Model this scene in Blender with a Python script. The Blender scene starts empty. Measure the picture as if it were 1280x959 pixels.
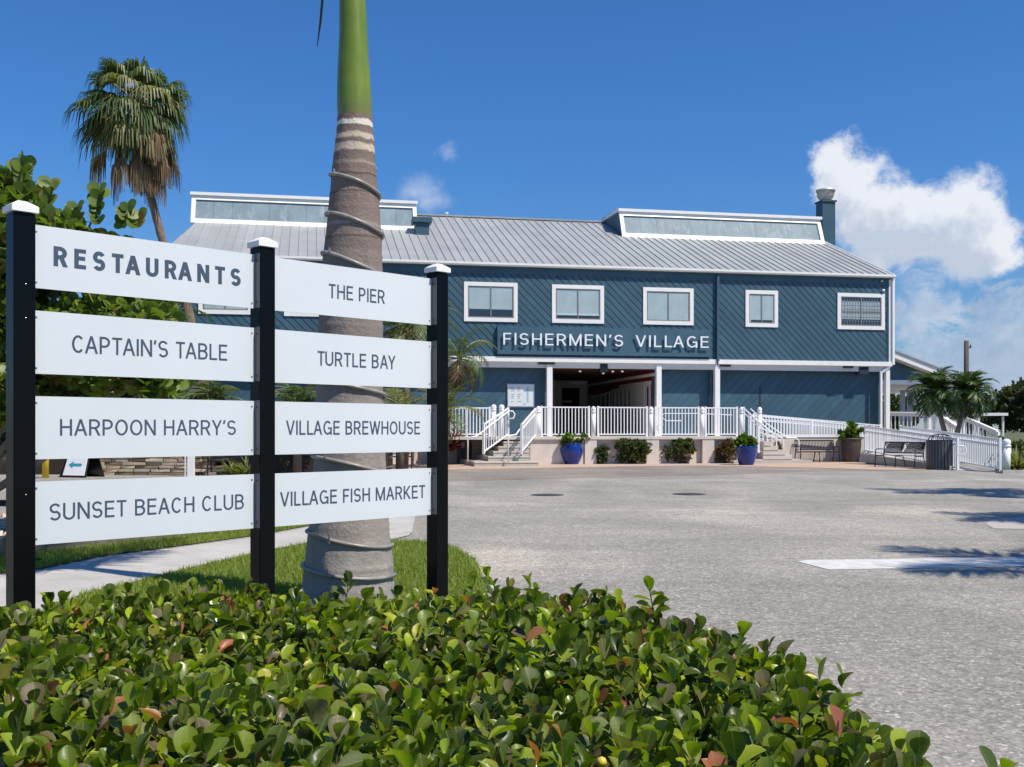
import bpy, math, random
import numpy as np
from mathutils import Vector, Matrix
R = math.radians
rnd = random.Random(7)
rng = np.random.default_rng(11)
SC = bpy.context.scene
COL = SC.collection

# ------------------------------------------------------------------ camera
F = 1300.0            # focal length in photograph pixels
HOR = 537.0           # horizon row
EYE = 1.3
cd = bpy.data.cameras.new('camera'); cam = bpy.data.objects.new('camera', cd); COL.objects.link(cam)
cam.location = (0, 0, EYE); cam.rotation_euler = (R(90), 0, 0)
cd.sensor_width = 36; cd.lens = F/1280*36; cd.shift_y = (HOR-479.5)/1280
cd.clip_start = .05; cd.clip_end = 6000
SC.camera = cam
SC.view_settings.view_transform = 'Standard'; SC.view_settings.look = 'None'
SC.view_settings.exposure = 0.14; SC.view_settings.gamma = 1
SC.cycles.max_bounces = 6; SC.cycles.diffuse_bounces = 3; SC.cycles.glossy_bounces = 3
SC.cycles.transparent_max_bounces = 8; SC.cycles.transmission_bounces = 4

# ------------------------------------------------------------------ sun and sky
TH = R(11)                                        # building facade turned 11 degrees
su, sw, sh = 1.0, -1.0, 2.15                       # towards the sun, in the building's frame
SUN = Vector((su*math.cos(TH)-sw*math.sin(TH), su*math.sin(TH)+sw*math.cos(TH), sh)).normalized()
ELEV = math.asin(SUN.z); AZ = math.atan2(SUN.x, SUN.y)       # clockwise from +Y
ld = bpy.data.lights.new('sun', 'SUN'); lo = bpy.data.objects.new('sun', ld); COL.objects.link(lo)
ld.energy = 4.9; ld.angle = R(.53); ld.color = (1, .93, .82)
lo.rotation_euler = (-SUN).to_track_quat('-Z', 'Y').to_euler(); lo.location = (20, -20, 30)

W = bpy.data.worlds.new('World'); SC.world = W; W.use_nodes = True
nt = W.node_tree; nt.nodes.clear()
class NB:
    """small node-building helper"""
    def __init__(s, tree): s.t = tree
    def n(s, typ, **kw):
        nd = s.t.nodes.new(typ)
        for k, v in kw.items(): setattr(nd, k, v)
        return nd
    def set(s, sock, v):
        if v is None: return
        if isinstance(v, bpy.types.NodeSocket): s.t.links.new(v, sock)
        else:
            if hasattr(sock.default_value, '__len__') and not hasattr(v, '__len__'): v = (v,)*len(sock.default_value)
            if hasattr(sock.default_value, '__len__') and len(sock.default_value) == 4 and len(v) == 3: v = (*v, 1)
            sock.default_value = v
    def m(s, op, a, b=None, c=None, clamp=False):
        nd = s.n('ShaderNodeMath', operation=op, use_clamp=clamp)
        s.set(nd.inputs[0], a); s.set(nd.inputs[1], b)
        if c is not None: s.set(nd.inputs[2], c)
        return nd.outputs[0]
    def vm(s, op, a, b=None, out=0):
        nd = s.n('ShaderNodeVectorMath', operation=op); s.set(nd.inputs[0], a)
        if b is not None: s.set(nd.inputs[1], b)
        return nd.outputs[out]
    def mix(s, f, a, b, blend='MIX'):
        nd = s.n('ShaderNodeMix', data_type='RGBA', blend_type=blend)
        s.set(nd.inputs[0], f); s.set(nd.inputs[6], a); s.set(nd.inputs[7], b)
        return nd.outputs[2]
    def noise(s, vec, scale, detail=3, rough=.5, dist=0):
        nd = s.n('ShaderNodeTexNoise'); s.set(nd.inputs['Vector'], vec)
        nd.inputs['Scale'].default_value = scale; nd.inputs['Detail'].default_value = detail
        nd.inputs['Roughness'].default_value = rough; nd.inputs['Distortion'].default_value = dist
        return nd.outputs
    def ramp(s, f, stops, interp='LINEAR'):
        nd = s.n('ShaderNodeValToRGB'); s.set(nd.inputs[0], f); cr = nd.color_ramp; cr.interpolation = interp
        while len(cr.elements) < len(stops): cr.elements.new(.5)
        for e, (p, c) in zip(cr.elements, stops): e.position = p; e.color = (*c, 1) if hasattr(c, '__len__') else (c, c, c, 1)
        return nd.outputs[0]
    def mr(s, v, a, b, c=0, d=1, clamp=True, smooth=False):
        nd = s.n('ShaderNodeMapRange', clamp=clamp)
        if smooth: nd.interpolation_type = 'SMOOTHSTEP'
        s.set(nd.inputs[0], v)
        for i, x in enumerate((a, b, c, d)): s.set(nd.inputs[i+1], x)
        return nd.outputs[0]

def sky():
    b = NB(nt)
    st = b.n('ShaderNodeTexSky', sky_type='NISHITA'); st.sun_disc = False
    st.sun_elevation = ELEV; st.sun_rotation = AZ
    st.altitude = 0; st.air_density = 1.0; st.dust_density = .2; st.ozone_density = 3.2
    tc = b.n('ShaderNodeTexCoord').outputs['Generated']
    d = b.vm('NORMALIZE', tc)
    sep = b.n('ShaderNodeSeparateXYZ'); b.set(sep.inputs[0], d); z = sep.outputs[2]
    # deepen the blue a little
    blue = b.mix(1.0, st.outputs[0], b.mix(b.mr(z, 0, .30, smooth=True), (.48, .66, .84, 1), (.36, .735, 1.15, 1)), 'MULTIPLY')
    # wobble for cloud outlines
    n1 = b.noise(d, 9, 7, .62)[1]
    n1v = b.vm('SUBTRACT', n1, (.5, .5, .5))
    wob = b.vm('MULTIPLY', n1v, (.075, .075, .07))
    dw = b.vm('ADD', d, wob)
    def dirpx(x, y): return Vector(((x-640)/F, 1, (HOR-y)/F)).normalized()
    def blobs(lst, vec):
        acc = None
        for (x, y, r) in lst:
            dist = b.vm('DISTANCE', vec, tuple(dirpx(x, y)), out=1)
            v = b.m('SUBTRACT', 1.0, b.m('DIVIDE', dist, r/F*.97))
            acc = v if acc is None else b.m('SMOOTH_MAX', acc, v, .25)
        return acc
    ml = [(1052,214,34),(1072,222,44),(1092,262,56),(1130,262,40),(1168,272,46),(1205,268,44),(1236,296,34),(1150,300,46),(1205,308,48),(1105,305,40),(1245,318,26)]
    main = blobs(ml, dw)
    up_ = blobs(ml, b.vm('ADD', dw, (.012, 0, .022)))
    fine = b.noise(d, 42, 8, .66)[0]
    mainv = b.m('ADD', main, b.m('MULTIPLY', b.m('SUBTRACT', fine, .5), .95))
    am = b.mr(mainv, -.05, .46, smooth=True)
    sm = blobs([(528,232,30),(540,246,26),(556,180,16)], dw)
    sm = b.m('ADD', sm, b.m('MULTIPLY', b.m('SUBTRACT', fine, .5), 1.1))
    asm = b.mr(sm, .0, 1.3, 0, .55, smooth=True)
    # low fair-weather banks all round the horizon
    stretched = b.vm('MULTIPLY', d, (1, 1, 2.4))
    bank = b.noise(stretched, 5.5, 8, .58, .3)[0]
    lowmask = b.mr(z, .19, .03, 0, 1, smooth=True)
    low = b.mr(b.m('ADD', bank, b.m('MULTIPLY', lowmask, .16)), .60, .82, 0, 1, smooth=True)
    low = b.m('MULTIPLY', low, b.m('MULTIPLY', lowmask, .62))
    east = blobs([(1170,400,60),(1250,410,80),(1220,452,90),(1130,395,34),(1300,400,90),(1400,420,120)], dw)
    wisp = b.noise(b.vm('MULTIPLY', dw, (1, 1, 1.9)), 17, 8, .62, .4)[0]
    east = b.m('ADD', east, b.m('MULTIPLY', b.m('SUBTRACT', wisp, .5), 3.2))
    east = b.mr(east, .1, .7, 0, .78, smooth=True)
    # cloud colour: bright edges and tops, greyer belly
    shade = b.noise(d, 20, 6, .6)[0]
    body = b.mr(b.m('ADD', b.m('ADD', up_, b.m('MULTIPLY', mainv, .2)), b.m('MULTIPLY', b.m('SUBTRACT', shade, .5), 2.2)), .15, .85, 0, 1, smooth=True)
    ccol = b.mix(body, (7.7, 7.9, 8.3, 1), (4.9, 5.5, 6.5, 1))
    c = b.mix(b.m('MULTIPLY', am, .93), blue, ccol)
    c = b.mix(asm, c, (6.0, 6.6, 7.6, 1))
    c2 = b.mix(east, c, b.mix(b.mr(shade, .35, .65), (2.2, 3.2, 4.9, 1), (5.2, 5.9, 7.0, 1)))
    c3 = b.mix(low, c2, (3.9, 4.7, 6.1, 1))
    bg = b.n('ShaderNodeBackground'); b.set(bg.inputs[0], c3); bg.inputs[1].default_value = .104
    out = b.n('ShaderNodeOutputWorld'); nt.links.new(bg.outputs[0], out.inputs[0])
sky()

# ------------------------------------------------------------------ pixel and frame helpers
CT, ST = math.cos(TH), math.sin(TH); B0 = 41.5
def G(x, y, h=0):                                  # a point of the ground (height h) seen at a pixel
    z = (EYE-h)*F/(y-HOR); return Vector(((x-640)/F*z, z, h))
def P(x, y, z): return Vector(((x-640)/F*z, z, EYE+(HOR-y)/F*z))
def B(u, w, h=0): return Vector((u*CT-w*ST, B0+u*ST+w*CT, h))
def uh(x, y, w=0):                                 # pixel on the plane w of the building -> (u, h)
    t = (x-640)/F; z = (w+B0*CT)/(CT-t*ST)
    return (t*z*CT+(z-B0)*ST, EYE+(HOR-y)/F*z)
def U(x, w=0): return uh(x, 500, w)[0]
def Hh(x, y, w=0): return uh(x, y, w)[1]

# ------------------------------------------------------------------ materials
MATS = {}
def mat(name, col, rough=.6, var=.12, vscale=6, bump=0, bscale=40, metal=0, spec=.5, coat=0, dirt=0, dirtcol=(.1,.08,.06), trans=0, tint=None, objvar=0):
    if name in MATS: return MATS[name]
    m = bpy.data.materials.new(name); m.use_nodes = True; b = NB(m.node_tree)
    p = m.node_tree.nodes['Principled BSDF']; out = m.node_tree.nodes['Material Output']
    oc = b.n('ShaderNodeTexCoord').outputs['Object']
    n = b.noise(oc, vscale, 5, .6)[0]
    c = b.mix(b.mr(n, .3, .7), tuple(x*(1-var) for x in col), tuple(min(1, x*(1+var)) for x in col))
    if dirt:
        dn = b.noise(b.vm('MULTIPLY', oc, (1, 1, .25)), 3.5, 6, .65)[0]
        c = b.mix(b.mr(dn, .52, .75, 0, dirt), c, dirtcol)
    if objvar:
        ov = b.mr(b.n('ShaderNodeObjectInfo').outputs['Random'], 0, 1, 1-objvar, 1+objvar); vv = b.n('ShaderNodeCombineXYZ'); [b.set(vv.inputs[i], ov) for i in range(3)]
        c = b.mix(1, c, vv.outputs[0], 'MULTIPLY')
    b.set(p.inputs['Base Color'], c)
    p.inputs['Roughness'].default_value = rough; p.inputs['Metallic'].default_value = metal
    p.inputs['Specular IOR Level'].default_value = spec; p.inputs['Coat Weight'].default_value = coat
    if bump:
        bn = b.n('ShaderNodeBump'); bn.inputs['Strength'].default_value = bump; bn.inputs['Distance'].default_value = .01
        b.set(bn.inputs['Height'], b.noise(oc, bscale, 5, .65)[0]); b.set(p.inputs['Normal'], bn.outputs[0])
    MATS[name] = m; return m
def leafmat(name, stops, rough=.35, trans=.35, spec=.5, obj=True, veins=False):
    """foliage: every leaf (mesh island) takes its own tone from a ramp"""
    m = bpy.data.materials.new(name); m.use_nodes = True; b = NB(m.node_tree)
    p = m.node_tree.nodes['Principled BSDF']; out = m.node_tree.nodes['Material Output']
    isl = b.n('ShaderNodeNewGeometry').outputs['Random Per Island']
    if obj:
        ob = b.n('ShaderNodeObjectInfo').outputs['Random']
        isl = b.m('FRACT', b.m('ADD', isl, ob))
    c = b.ramp(isl, stops)
    oc = b.n('ShaderNodeTexCoord').outputs['Object']
    n = b.noise(oc, 30, 3, .6)[0]
    c = b.mix(b.mr(n, .3, .7, 0, .35), c, b.mix(1, c, (.55, .6, .5, 1), 'MULTIPLY'))
    if veins:
        uv = b.n('ShaderNodeTexCoord').outputs['UV']; su_ = b.n('ShaderNodeSeparateXYZ'); b.set(su_.inputs[0], uv)
        ax = b.m('ABSOLUTE', b.m('SUBTRACT', su_.outputs[0], .5))
        rib = b.mr(ax, .035, .012, 0, .55); side = b.m('SINE', b.m('MULTIPLY', b.m('SUBTRACT', su_.outputs[1], b.m('MULTIPLY', ax, .8)), 52))
        c = b.mix(b.m('MULTIPLY', rib, .6), c, (.30, .38, .10))
        spot = b.noise(oc, 90, 3, .7)[0]; c = b.mix(b.mr(spot, .66, .74, 0, .6), c, (.14, .09, .04))
        bpn = b.n('ShaderNodeBump'); bpn.inputs['Strength'].default_value = .35; bpn.inputs['Distance'].default_value = .002
        b.set(bpn.inputs['Height'], b.m('ADD', b.noise(oc, 70, 3, .6)[0], b.m('MULTIPLY', side, .03))); b.set(p.inputs['Normal'], bpn.outputs[0])
        rough = .30; b.set(p.inputs['Roughness'], b.mr(b.noise(oc, 25, 2, .5)[0], .3, .7, .22, .48))
    b.set(p.inputs['Base Color'], c); p.inputs['Specular IOR Level'].default_value = spec
    if not veins: p.inputs['Roughness'].default_value = rough
    tr = b.n('ShaderNodeBsdfTranslucent'); b.set(tr.inputs[0], b.mix(1, c, (1.5, 1.7, .5, 1), 'MULTIPLY'))
    mx = b.n('ShaderNodeMixShader'); mx.inputs[0].default_value = trans
    m.node_tree.links.new(p.outputs[0], mx.inputs[1]); m.node_tree.links.new(tr.outputs[0], mx.inputs[2])
    m.node_tree.links.new(mx.outputs[0], out.inputs[0])
    MATS[name] = m; return m

BLUE = mat('blue_paint', (.040, .100, .143), .55, .14, 1.1, .25, 25, dirt=.35, dirtcol=(.06,.11,.14), objvar=.10)
BLUED = mat('blue_groove', (.014, .03, .048), .8, .1)
WHITE = mat('white_paint', (.84, .83, .80), .45, .03, 3, dirt=.14, dirtcol=(.52,.49,.44))
WHITEM = mat('white_metal', (.82, .83, .84), .35, .02, 3)
SOFFIT = mat('soffit_paint', (.72, .71, .68), .6, .06)
ROOFM = mat('galvanised_roof', (.36, .37, .365), .5, .10, .8, .15, 12, objvar=.07, metal=.1, dirt=.35, dirtcol=(.30,.31,.31))
STUCCO = mat('beige_stucco', (.62, .56, .50), .85, .07, 2, .5, 60, dirt=.3, dirtcol=(.42,.36,.30))
CONC = mat('step_concrete', (.46, .43, .38), .85, .10, 3, .4, 50, dirt=.3, dirtcol=(.26,.23,.2))
BLACKM = mat('black_metal', (.012, .012, .014), .3, .1, 5, spec=.5)
BLACKG = mat('black_gloss_post', (.004, .005, .006), .22, .1, 4, spec=.10)
GREYBR = mat('grey_bracket', (.10, .105, .115), .45, .1)
STEEL = mat('steel', (.55, .56, .57), .35, .08, metal=.9)
PANEL = mat('white_panel', (.665, .70, .715), .35, .02, 2, spec=.4, dirt=.07, dirtcol=(.5,.5,.48))
INKM = mat('slate_lettering', (.055, .085, .125), .5, .03)
LETTERW = mat('white_letter', (.80, .84, .87), .4, .03)
BLIND = mat('window_blind', (.62, .66, .64), .7, .10, 2.0)
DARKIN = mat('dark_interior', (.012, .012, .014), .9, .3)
SASH = mat('aluminium_sash', (.30, .27, .24), .4, .08, metal=.4)
REDW = mat('red_wall', (.20, .015, .022), .6, .08)
WOODC = mat('brown_ceiling', (.10, .045, .025), .6, .2, 4)
OFFW = mat('interior_white', (.60, .58, .55), .7, .06)
COBALT = mat('cobalt_glaze', (.003, .028, .20), .12, .15, 5, coat=.35, spec=.4)
POTB = mat('brown_planter', (.075, .052, .042), .6, .15, 6)
SOIL = mat('potting_soil', (.03, .02, .014), .95, .3, 20)
YELLOW = mat('yellow_paint', (.75, .50, .02), .5, .06)
BARK = mat('grey_bark', (.19, .16, .13), .9, .3, 8, .8, 30)
BARKP = mat('palm_bark', (.17, .125, .09), .9, .3, 6, .8, 20)
TIMBER = mat('weathered_timber', (.15, .135, .10), .9, .25, 5, .6, 30)
WOODPOLE = mat('pole_wood', (.10, .08, .065), .9, .2, 6, .5, 30)
PAVE = mat('pavement_concrete', (.47, .445, .41), .9, .12, 1.2, .4, 90, dirt=.4, dirtcol=(.24,.225,.205))
SKIN = mat('skin', (.55, .27, .18), .5, .06)
CLOTHP = mat('salmon_cloth', (.55, .20, .16), .8, .1)
CLOTHD = mat('dark_cloth', (.03, .035, .05), .8, .1)
HAIR = mat('brown_hair', (.05, .03, .02), .6, .2)
STACKG = mat('stack_metal', (.55, .53, .50), .45, .08, metal=.5)
TARP = mat('pale_curtain', (.45, .50, .56), .7, .08, 1.5)
SKYGLASS = mat('skylight_glazing', (.20, .265, .295), .5, .16, .8, spec=.15, dirt=.7, dirtcol=(.40,.45,.47))
TEAL = mat('teal_print', (.02, .30, .40), .6, .03)
PRINTG = mat('grey_print', (.16, .18, .20), .6, .05)
PRINTB = mat('pale_print', (.28, .50, .60), .6, .05)

def glassmat():
    m = bpy.data.materials.new('window_glass'); m.use_nodes = True; t = m.node_tree; b = NB(t)
    out = t.nodes['Material Output']; t.nodes.remove(t.nodes['Principled BSDF'])
    tr = b.n('ShaderNodeBsdfTransparent'); tr.inputs[0].default_value = (.92, .95, .95, 1)
    gl = b.n('ShaderNodeBsdfGlossy'); gl.inputs['Roughness'].default_value = .02; gl.inputs['Color'].default_value = (.9,.95,1,1)
    g_ = b.n('ShaderNodeNewGeometry'); dt = b.m('ABSOLUTE', b.vm('DOT_PRODUCT', g_.outputs['Normal'], g_.outputs['Incoming'], out=1))
    fr = b.m('ADD', b.m('MULTIPLY', b.m('POWER', b.m('SUBTRACT', 1.0, dt), 5.0), .9), .05)
    mx = b.n('ShaderNodeMixShader'); b.set(mx.inputs[0], fr)
    t.links.new(tr.outputs[0], mx.inputs[1]); t.links.new(gl.outputs[0], mx.inputs[2]); t.links.new(mx.outputs[0], out.inputs[0])
    return m
GLASS = glassmat()
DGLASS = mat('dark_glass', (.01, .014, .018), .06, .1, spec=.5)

# ------------------------------------------------------------------ mesh builder
class MB:
    def __init__(s): s.v = []; s.f = []
    def add(s, vs, fs):
        o = len(s.v); s.v += [tuple(x) for x in vs]; s.f += [tuple(i+o for i in f) for f in fs]; return s
    def box(s, x0, x1, y0, y1, z0, z1):
        if x0 > x1: x0, x1 = x1, x0
        if y0 > y1: y0, y1 = y1, y0
        if z0 > z1: z0, z1 = z1, z0
        return s.add([(x0,y0,z0),(x1,y0,z0),(x1,y1,z0),(x0,y1,z0),(x0,y0,z1),(x1,y0,z1),(x1,y1,z1),(x0,y1,z1)],
              [(0,3,2,1),(4,5,6,7),(0,1,5,4),(1,2,6,5),(2,3,7,6),(3,0,4,7)])
    def prism(s, poly, axis_vec):                   # polygon (3-D points) extruded along a vector
        a = Vector(axis_vec); n = len(poly); v = [Vector(p) for p in poly]; v2 = [p+a for p in v]
        nrm = Vector((0,0,0))
        for i in range(n): nrm += v[i].cross(v[(i+1) % n])
        fs = [tuple(range(n)), tuple(reversed(range(n, 2*n)))] + [(i, n+i, n+(i+1) % n, (i+1) % n) for i in range(n)]
        if nrm.dot(a) > 0: fs = [tuple(reversed(f)) for f in fs]
        return s.add(v+v2, fs)
    def beam(s, a, b, wd, ht, up=(0,0,1)):          # box between two points
        a = Vector(a); b = Vector(b); d = (b-a).normalized(); u = Vector(up)
        r = d.cross(u)
        if r.length < 1e-4: r = d.cross(Vector((0,1,0)))
        r.normalize(); u = r.cross(d)
        pts = [a+r*sx*wd/2+u*sz*ht/2 for sx, sz in ((-1,-1),(1,-1),(1,1),(-1,1))]
        return s.prism(pts, b-a)
    def tube(s, pts, rad, n=8, cap=True):
        pts = [Vector(p) for p in pts]; N = len(pts)
        if not hasattr(rad, '__len__'): rad = [rad]*N
        ref = Vector((0,0,1)); rings = []
        prev = None
        for i, p in enumerate(pts):
            t = (pts[min(i+1, N-1)]-pts[max(i-1, 0)]).normalized()
            if prev is None:
                r = t.cross(ref)
                if r.length < .05: r = t.cross(Vector((1,0,0)))
            else: r = prev-t*prev.dot(t)
            r.normalize(); prev = r; q = t.cross(r)
            rings.append([p+(r*math.cos(2*math.pi*k/n)+q*math.sin(2*math.pi*k/n))*rad[i] for k in range(n)])
        vs = [v for rg in rings for v in rg]
        fs = [(i*n+k, i*n+(k+1) % n, (i+1)*n+(k+1) % n, (i+1)*n+k) for i in range(N-1) for k in range(n)]
        if cap: fs += [tuple(reversed(range(n))), tuple(range((N-1)*n, N*n))]
        return s.add(vs, fs)
    def lathe(s, prof, n=24, cx=0, cy=0, cap=True, wob=None):     # prof: (r, z)
        vs = []
        for j, (r, z) in enumerate(prof):
            for k in range(n):
                a = 2*math.pi*k/n; rr = r*(1+(wob(a, z) if wob else 0)); vs.append((cx+rr*math.cos(a), cy+rr*math.sin(a), z))
        N = len(prof)
        fs = [(j*n+k, j*n+(k+1) % n, (j+1)*n+(k+1) % n, (j+1)*n+k) for j in range(N-1) for k in range(n)]
        if cap: fs += [tuple(reversed(range(n))), tuple(range((N-1)*n, N*n))]
        return s.add(vs, fs)
    def mesh(s, name, m, smooth=False):
        me = bpy.data.meshes.new(name); me.from_pydata(s.v, [], s.f); me.update()
        if m: me.materials.append(m)
        if smooth: me.polygons.foreach_set('use_smooth', [True]*len(me.polygons))
        return me
    def build(s, name, m, parent=None, smooth=False, bevel=0, loc=None):
        o = bpy.data.objects.new(name, s.mesh(name, m, smooth)); COL.objects.link(o)
        if parent: o.parent = parent
        if loc is not None: o.location = loc
        if bevel:
            bv = o.modifiers.new('bevel', 'BEVEL'); bv.width = bevel; bv.segments = 2; bv.limit_method = 'ANGLE'
        return o
def obj_from(me, name, parent=None, loc=(0,0,0), rot=(0,0,0), scale=(1,1,1)):
    o = bpy.data.objects.new(name, me); COL.objects.link(o); o.parent = parent
    o.location = loc; o.rotation_euler = rot; o.scale = scale; return o
def tag(o, label=None, cat=None, group=None, kind=None):
    if label: o['label'] = label
    if cat: o['category'] = cat
    if group: o['group'] = group
    if kind: o['kind'] = kind
    return o
def empty(name, loc, rz=0, label=None, cat=None, group=None, parent=None):
    o = bpy.data.objects.new(name, None); COL.objects.link(o); o.location = loc; o.rotation_euler = (0,0,rz)
    o.empty_display_size = .2
    if parent: o.parent = parent
    return tag(o, label, cat, group)
def copy_tree(root, loc=None, rz=None, label=None, group=None):
    allo = list(COL.objects); ch = {}
    for o in allo:
        if o.parent: ch.setdefault(o.parent.name, []).append(o)
    def rec(o, par):
        c = o.copy(); COL.objects.link(c)
        if par: c.parent = par
        for k in ch.get(o.name, []): rec(k, c)
        return c
    c = rec(root, None)
    if loc is not None: c.location = loc
    if rz is not None: c.rotation_euler = (0,0,rz)
    return tag(c, label, None, group)
def bthing(name, label, cat, u, w, h=0, group=None):     # a thing in the building's directions
    return empty(name, B(u, w, h), TH, label, cat, group)
def struct(o): o['kind'] = 'structure'; return o

# numpy leaf scatter: one mesh made of many placed copies of a small template
def frames(Y, N):
    Y = Y/np.linalg.norm(Y, axis=1, keepdims=True)
    X = np.cross(Y, N); l = np.linalg.norm(X, axis=1, keepdims=True); l[l < 1e-6] = 1; X = X/l
    Z = np.cross(X, Y); return np.stack([X, Y, Z], axis=1)      # rows are axes
def scatter_mesh(name, tv, tf, O, Y, N, S, m, smooth=True, uv=False):
    tv = np.asarray(tv, float); Fr = frames(np.asarray(Y, float), np.asarray(N, float)); O = np.asarray(O, float)
    S = np.asarray(S, float)
    if S.ndim == 1: S = np.stack([S, S, S], 1)
    loc = tv[None]*S[:, None, :]
    V = np.einsum('nvk,nkj->nvj', loc, Fr)+O[:, None, :]
    n = len(O); k = len(tv); nf = len(tf); fl = len(tf[0])
    idx = (np.asarray(tf)[None]+(np.arange(n)*k)[:, None, None]).reshape(-1)
    me = bpy.data.meshes.new(name); me.vertices.add(n*k); me.vertices.foreach_set('co', V.reshape(-1).astype('f'))
    me.loops.add(len(idx)); me.loops.foreach_set('vertex_index', idx.astype('i'))
    me.polygons.add(n*nf); me.polygons.foreach_set('loop_start', (np.arange(n*nf)*fl).astype('i'))
    me.update(calc_edges=True)
    if smooth: me.polygons.foreach_set('use_smooth', np.ones(n*nf, bool))
    if uv:
        u = np.stack([tv[:,0]+.5, tv[:,1]], 1); L_ = me.uv_layers.new(name='leaf_uv'); L_.data.foreach_set('uv', np.tile(u[np.asarray(tf).reshape(-1)], (n, 1)).reshape(-1).astype('f'))
    if m: me.materials.append(m)
    me.validate(); return me
def leaf_template(rows, fold=.22, curl=.25, cols=1):
    """rows: (t, halfwidth); quads, midrib lowered"""
    vs = []; fs = []
    for t, w in rows:
        zc = -curl*t*t
        for s_ in (-1, 0, 1): vs.append((s_*w, t, zc+(abs(s_)*w*fold)))
    for j in range(len(rows)-1):
        for k in range(2): fs.append((j*3+k, j*3+k+1, (j+1)*3+k+1, (j+1)*3+k))
    return vs, fs
ROUND_LEAF = leaf_template([(0,.025),(.15,.15),(.4,.295),(.66,.375),(.85,.335),(.96,.19),(1,.04)], .34, .16)
SMALL_LEAF = leaf_template([(0,.04),(.4,.3),(.8,.24),(1,.03)], .25, .15)
DISC_LEAF = leaf_template([(0,.06),(.1,.30),(.35,.50),(.65,.50),(.9,.30),(1,.06)], .12, .08)
NEEDLE = leaf_template([(0,.02),(.35,.05),(1,.006)], .3, .35)

def rand_unit(n, r=rng):
    v = r.normal(size=(n, 3)); return v/np.linalg.norm(v, axis=1, keepdims=True)

# ------------------------------------------------------------------ gothic lettering made of strokes
def arc(cx, cy, rx, ry, a0, a1, n=10):
    return [(cx+rx*math.cos(R(a0+(a1-a0)*i/n)), cy+ry*math.sin(R(a0+(a1-a0)*i/n))) for i in range(n+1)]
def glyph(ch, t):
    """returns (width, strokes); strokes are centre lines inside a cap height of 1, t the stroke thickness"""
    h = t/2; T, Bm = 1-h, h
    def bowl(w, y0, y1):      # a D-shaped bowl on a stem at x=h
        r = (y1-y0)/2; rx = min(r, w*.55)
        return [(h, y1), (w-h-rx, y1)]+arc(w-h-rx, (y0+y1)/2, rx, r, 90, -90, 10)+[(h, y0)]
    if ch == 'A': w = .66; return w, [[(h*.6, 0), (w/2, 1)], [(w-h*.6, 0), (w/2, 1)], [(w*.2, .34), (w*.8, .34)]]
    if ch == 'B': w = .60; return w, [[(h, 0), (h, 1)], bowl(w-.03, .53, T), bowl(w, Bm, .53)]
    if ch == 'C': w = .66; return w, [arc(w/2, .5, w/2-h, .5-h, 42, 318, 22)]
    if ch == 'E': w = .54; return w, [[(h, 0), (h, 1)], [(h, T), (w, T)], [(h, .53), (w*.93, .53)], [(h, Bm), (w, Bm)]]
    if ch == 'F': w = .51; return w, [[(h, 0), (h, 1)], [(h, T), (w, T)], [(h, .50), (w*.9, .50)]]
    if ch == 'G': w = .70; return w, [arc(w/2, .5, w/2-h, .5-h, 45, 300, 22)+[(w-h, .22), (w-h, .47), (w*.55, .47)], [(w-h, .30), (w-h, 0)]]
    if ch == 'H': w = .64; return w, [[(h, 0), (h, 1)], [(w-h, 0), (w-h, 1)], [(h, .52), (w-h, .52)]]
    if ch == 'I': w = t; return w, [[(h, 0), (h, 1)]]
    if ch == 'K': w = .62; return w, [[(h, 0), (h, 1)], [(w-h, 1), (h, .34)], [(w*.36, .52), (w-h*.8, 0)]]
    if ch == 'L': w = .49; return w, [[(h, 0), (h, 1)], [(h, Bm), (w, Bm)]]
    if ch == 'M': w = .80; return w, [[(h, 0), (h, 1)], [(h, 1), (w/2, .06)], [(w/2, .06), (w-h, 1)], [(w-h, 0), (w-h, 1)]]
    if ch == 'N': w = .66; return w, [[(h, 0), (h, 1)], [(h, .98), (w-h, .02)], [(w-h, 0), (w-h, 1)]]
    if ch == 'O': w = .72; return w, [arc(w/2, .5, w/2-h, .5-h, 0, 360, 30)]
    if ch == 'P': w = .58; return w, [[(h, 0), (h, 1)], bowl(w, .44, T)]
    if ch == 'R': w = .61; return w, [[(h, 0), (h, 1)], bowl(w-.01, .47, T), [(w*.55, .47), (w-h*.8, 0)]]
    if ch == 'S':
        w = .58; rx = w/2-h; ry = (.5-h+.015)/2
        return w, [arc(w/2, T-ry, rx, ry, 25, 270, 16)+arc(w/2, Bm+ry, rx, ry, 90, -155, 16)[1:]]
    if ch == 'T': w = .56; return w, [[(w/2, 0), (w/2, 1)], [(0, T), (w, T)]]
    if ch == 'U': w = .64; r = w/2-h; return w, [[(h, 1), (h, h+r)]+arc(w/2, h+r, r, r, 180, 360, 14)+[(w-h, 1)]]
    if ch == 'V': w = .64; return w, [[(h*.6, 1), (w/2, 0)], [(w-h*.6, 1), (w/2, 0)]]
    if ch == 'W': w = .92; return w, [[(h*.6, 1), (w*.27, 0)], [(w*.27, 0), (w/2, .97)], [(w/2, .97), (w*.73, 0)], [(w*.73, 0), (w-h*.6, 1)]]
    if ch == 'Y': w = .60; return w, [[(h*.6, 1), (w/2, .42)], [(w-h*.6, 1), (w/2, .42)], [(w/2, .44), (w/2, 0)]]
    if ch in "'’": w = t*1.1; return w, [[(w/2+t*.15, 1), (w/2-t*.3, .74)]]
    return .30, []
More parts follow.
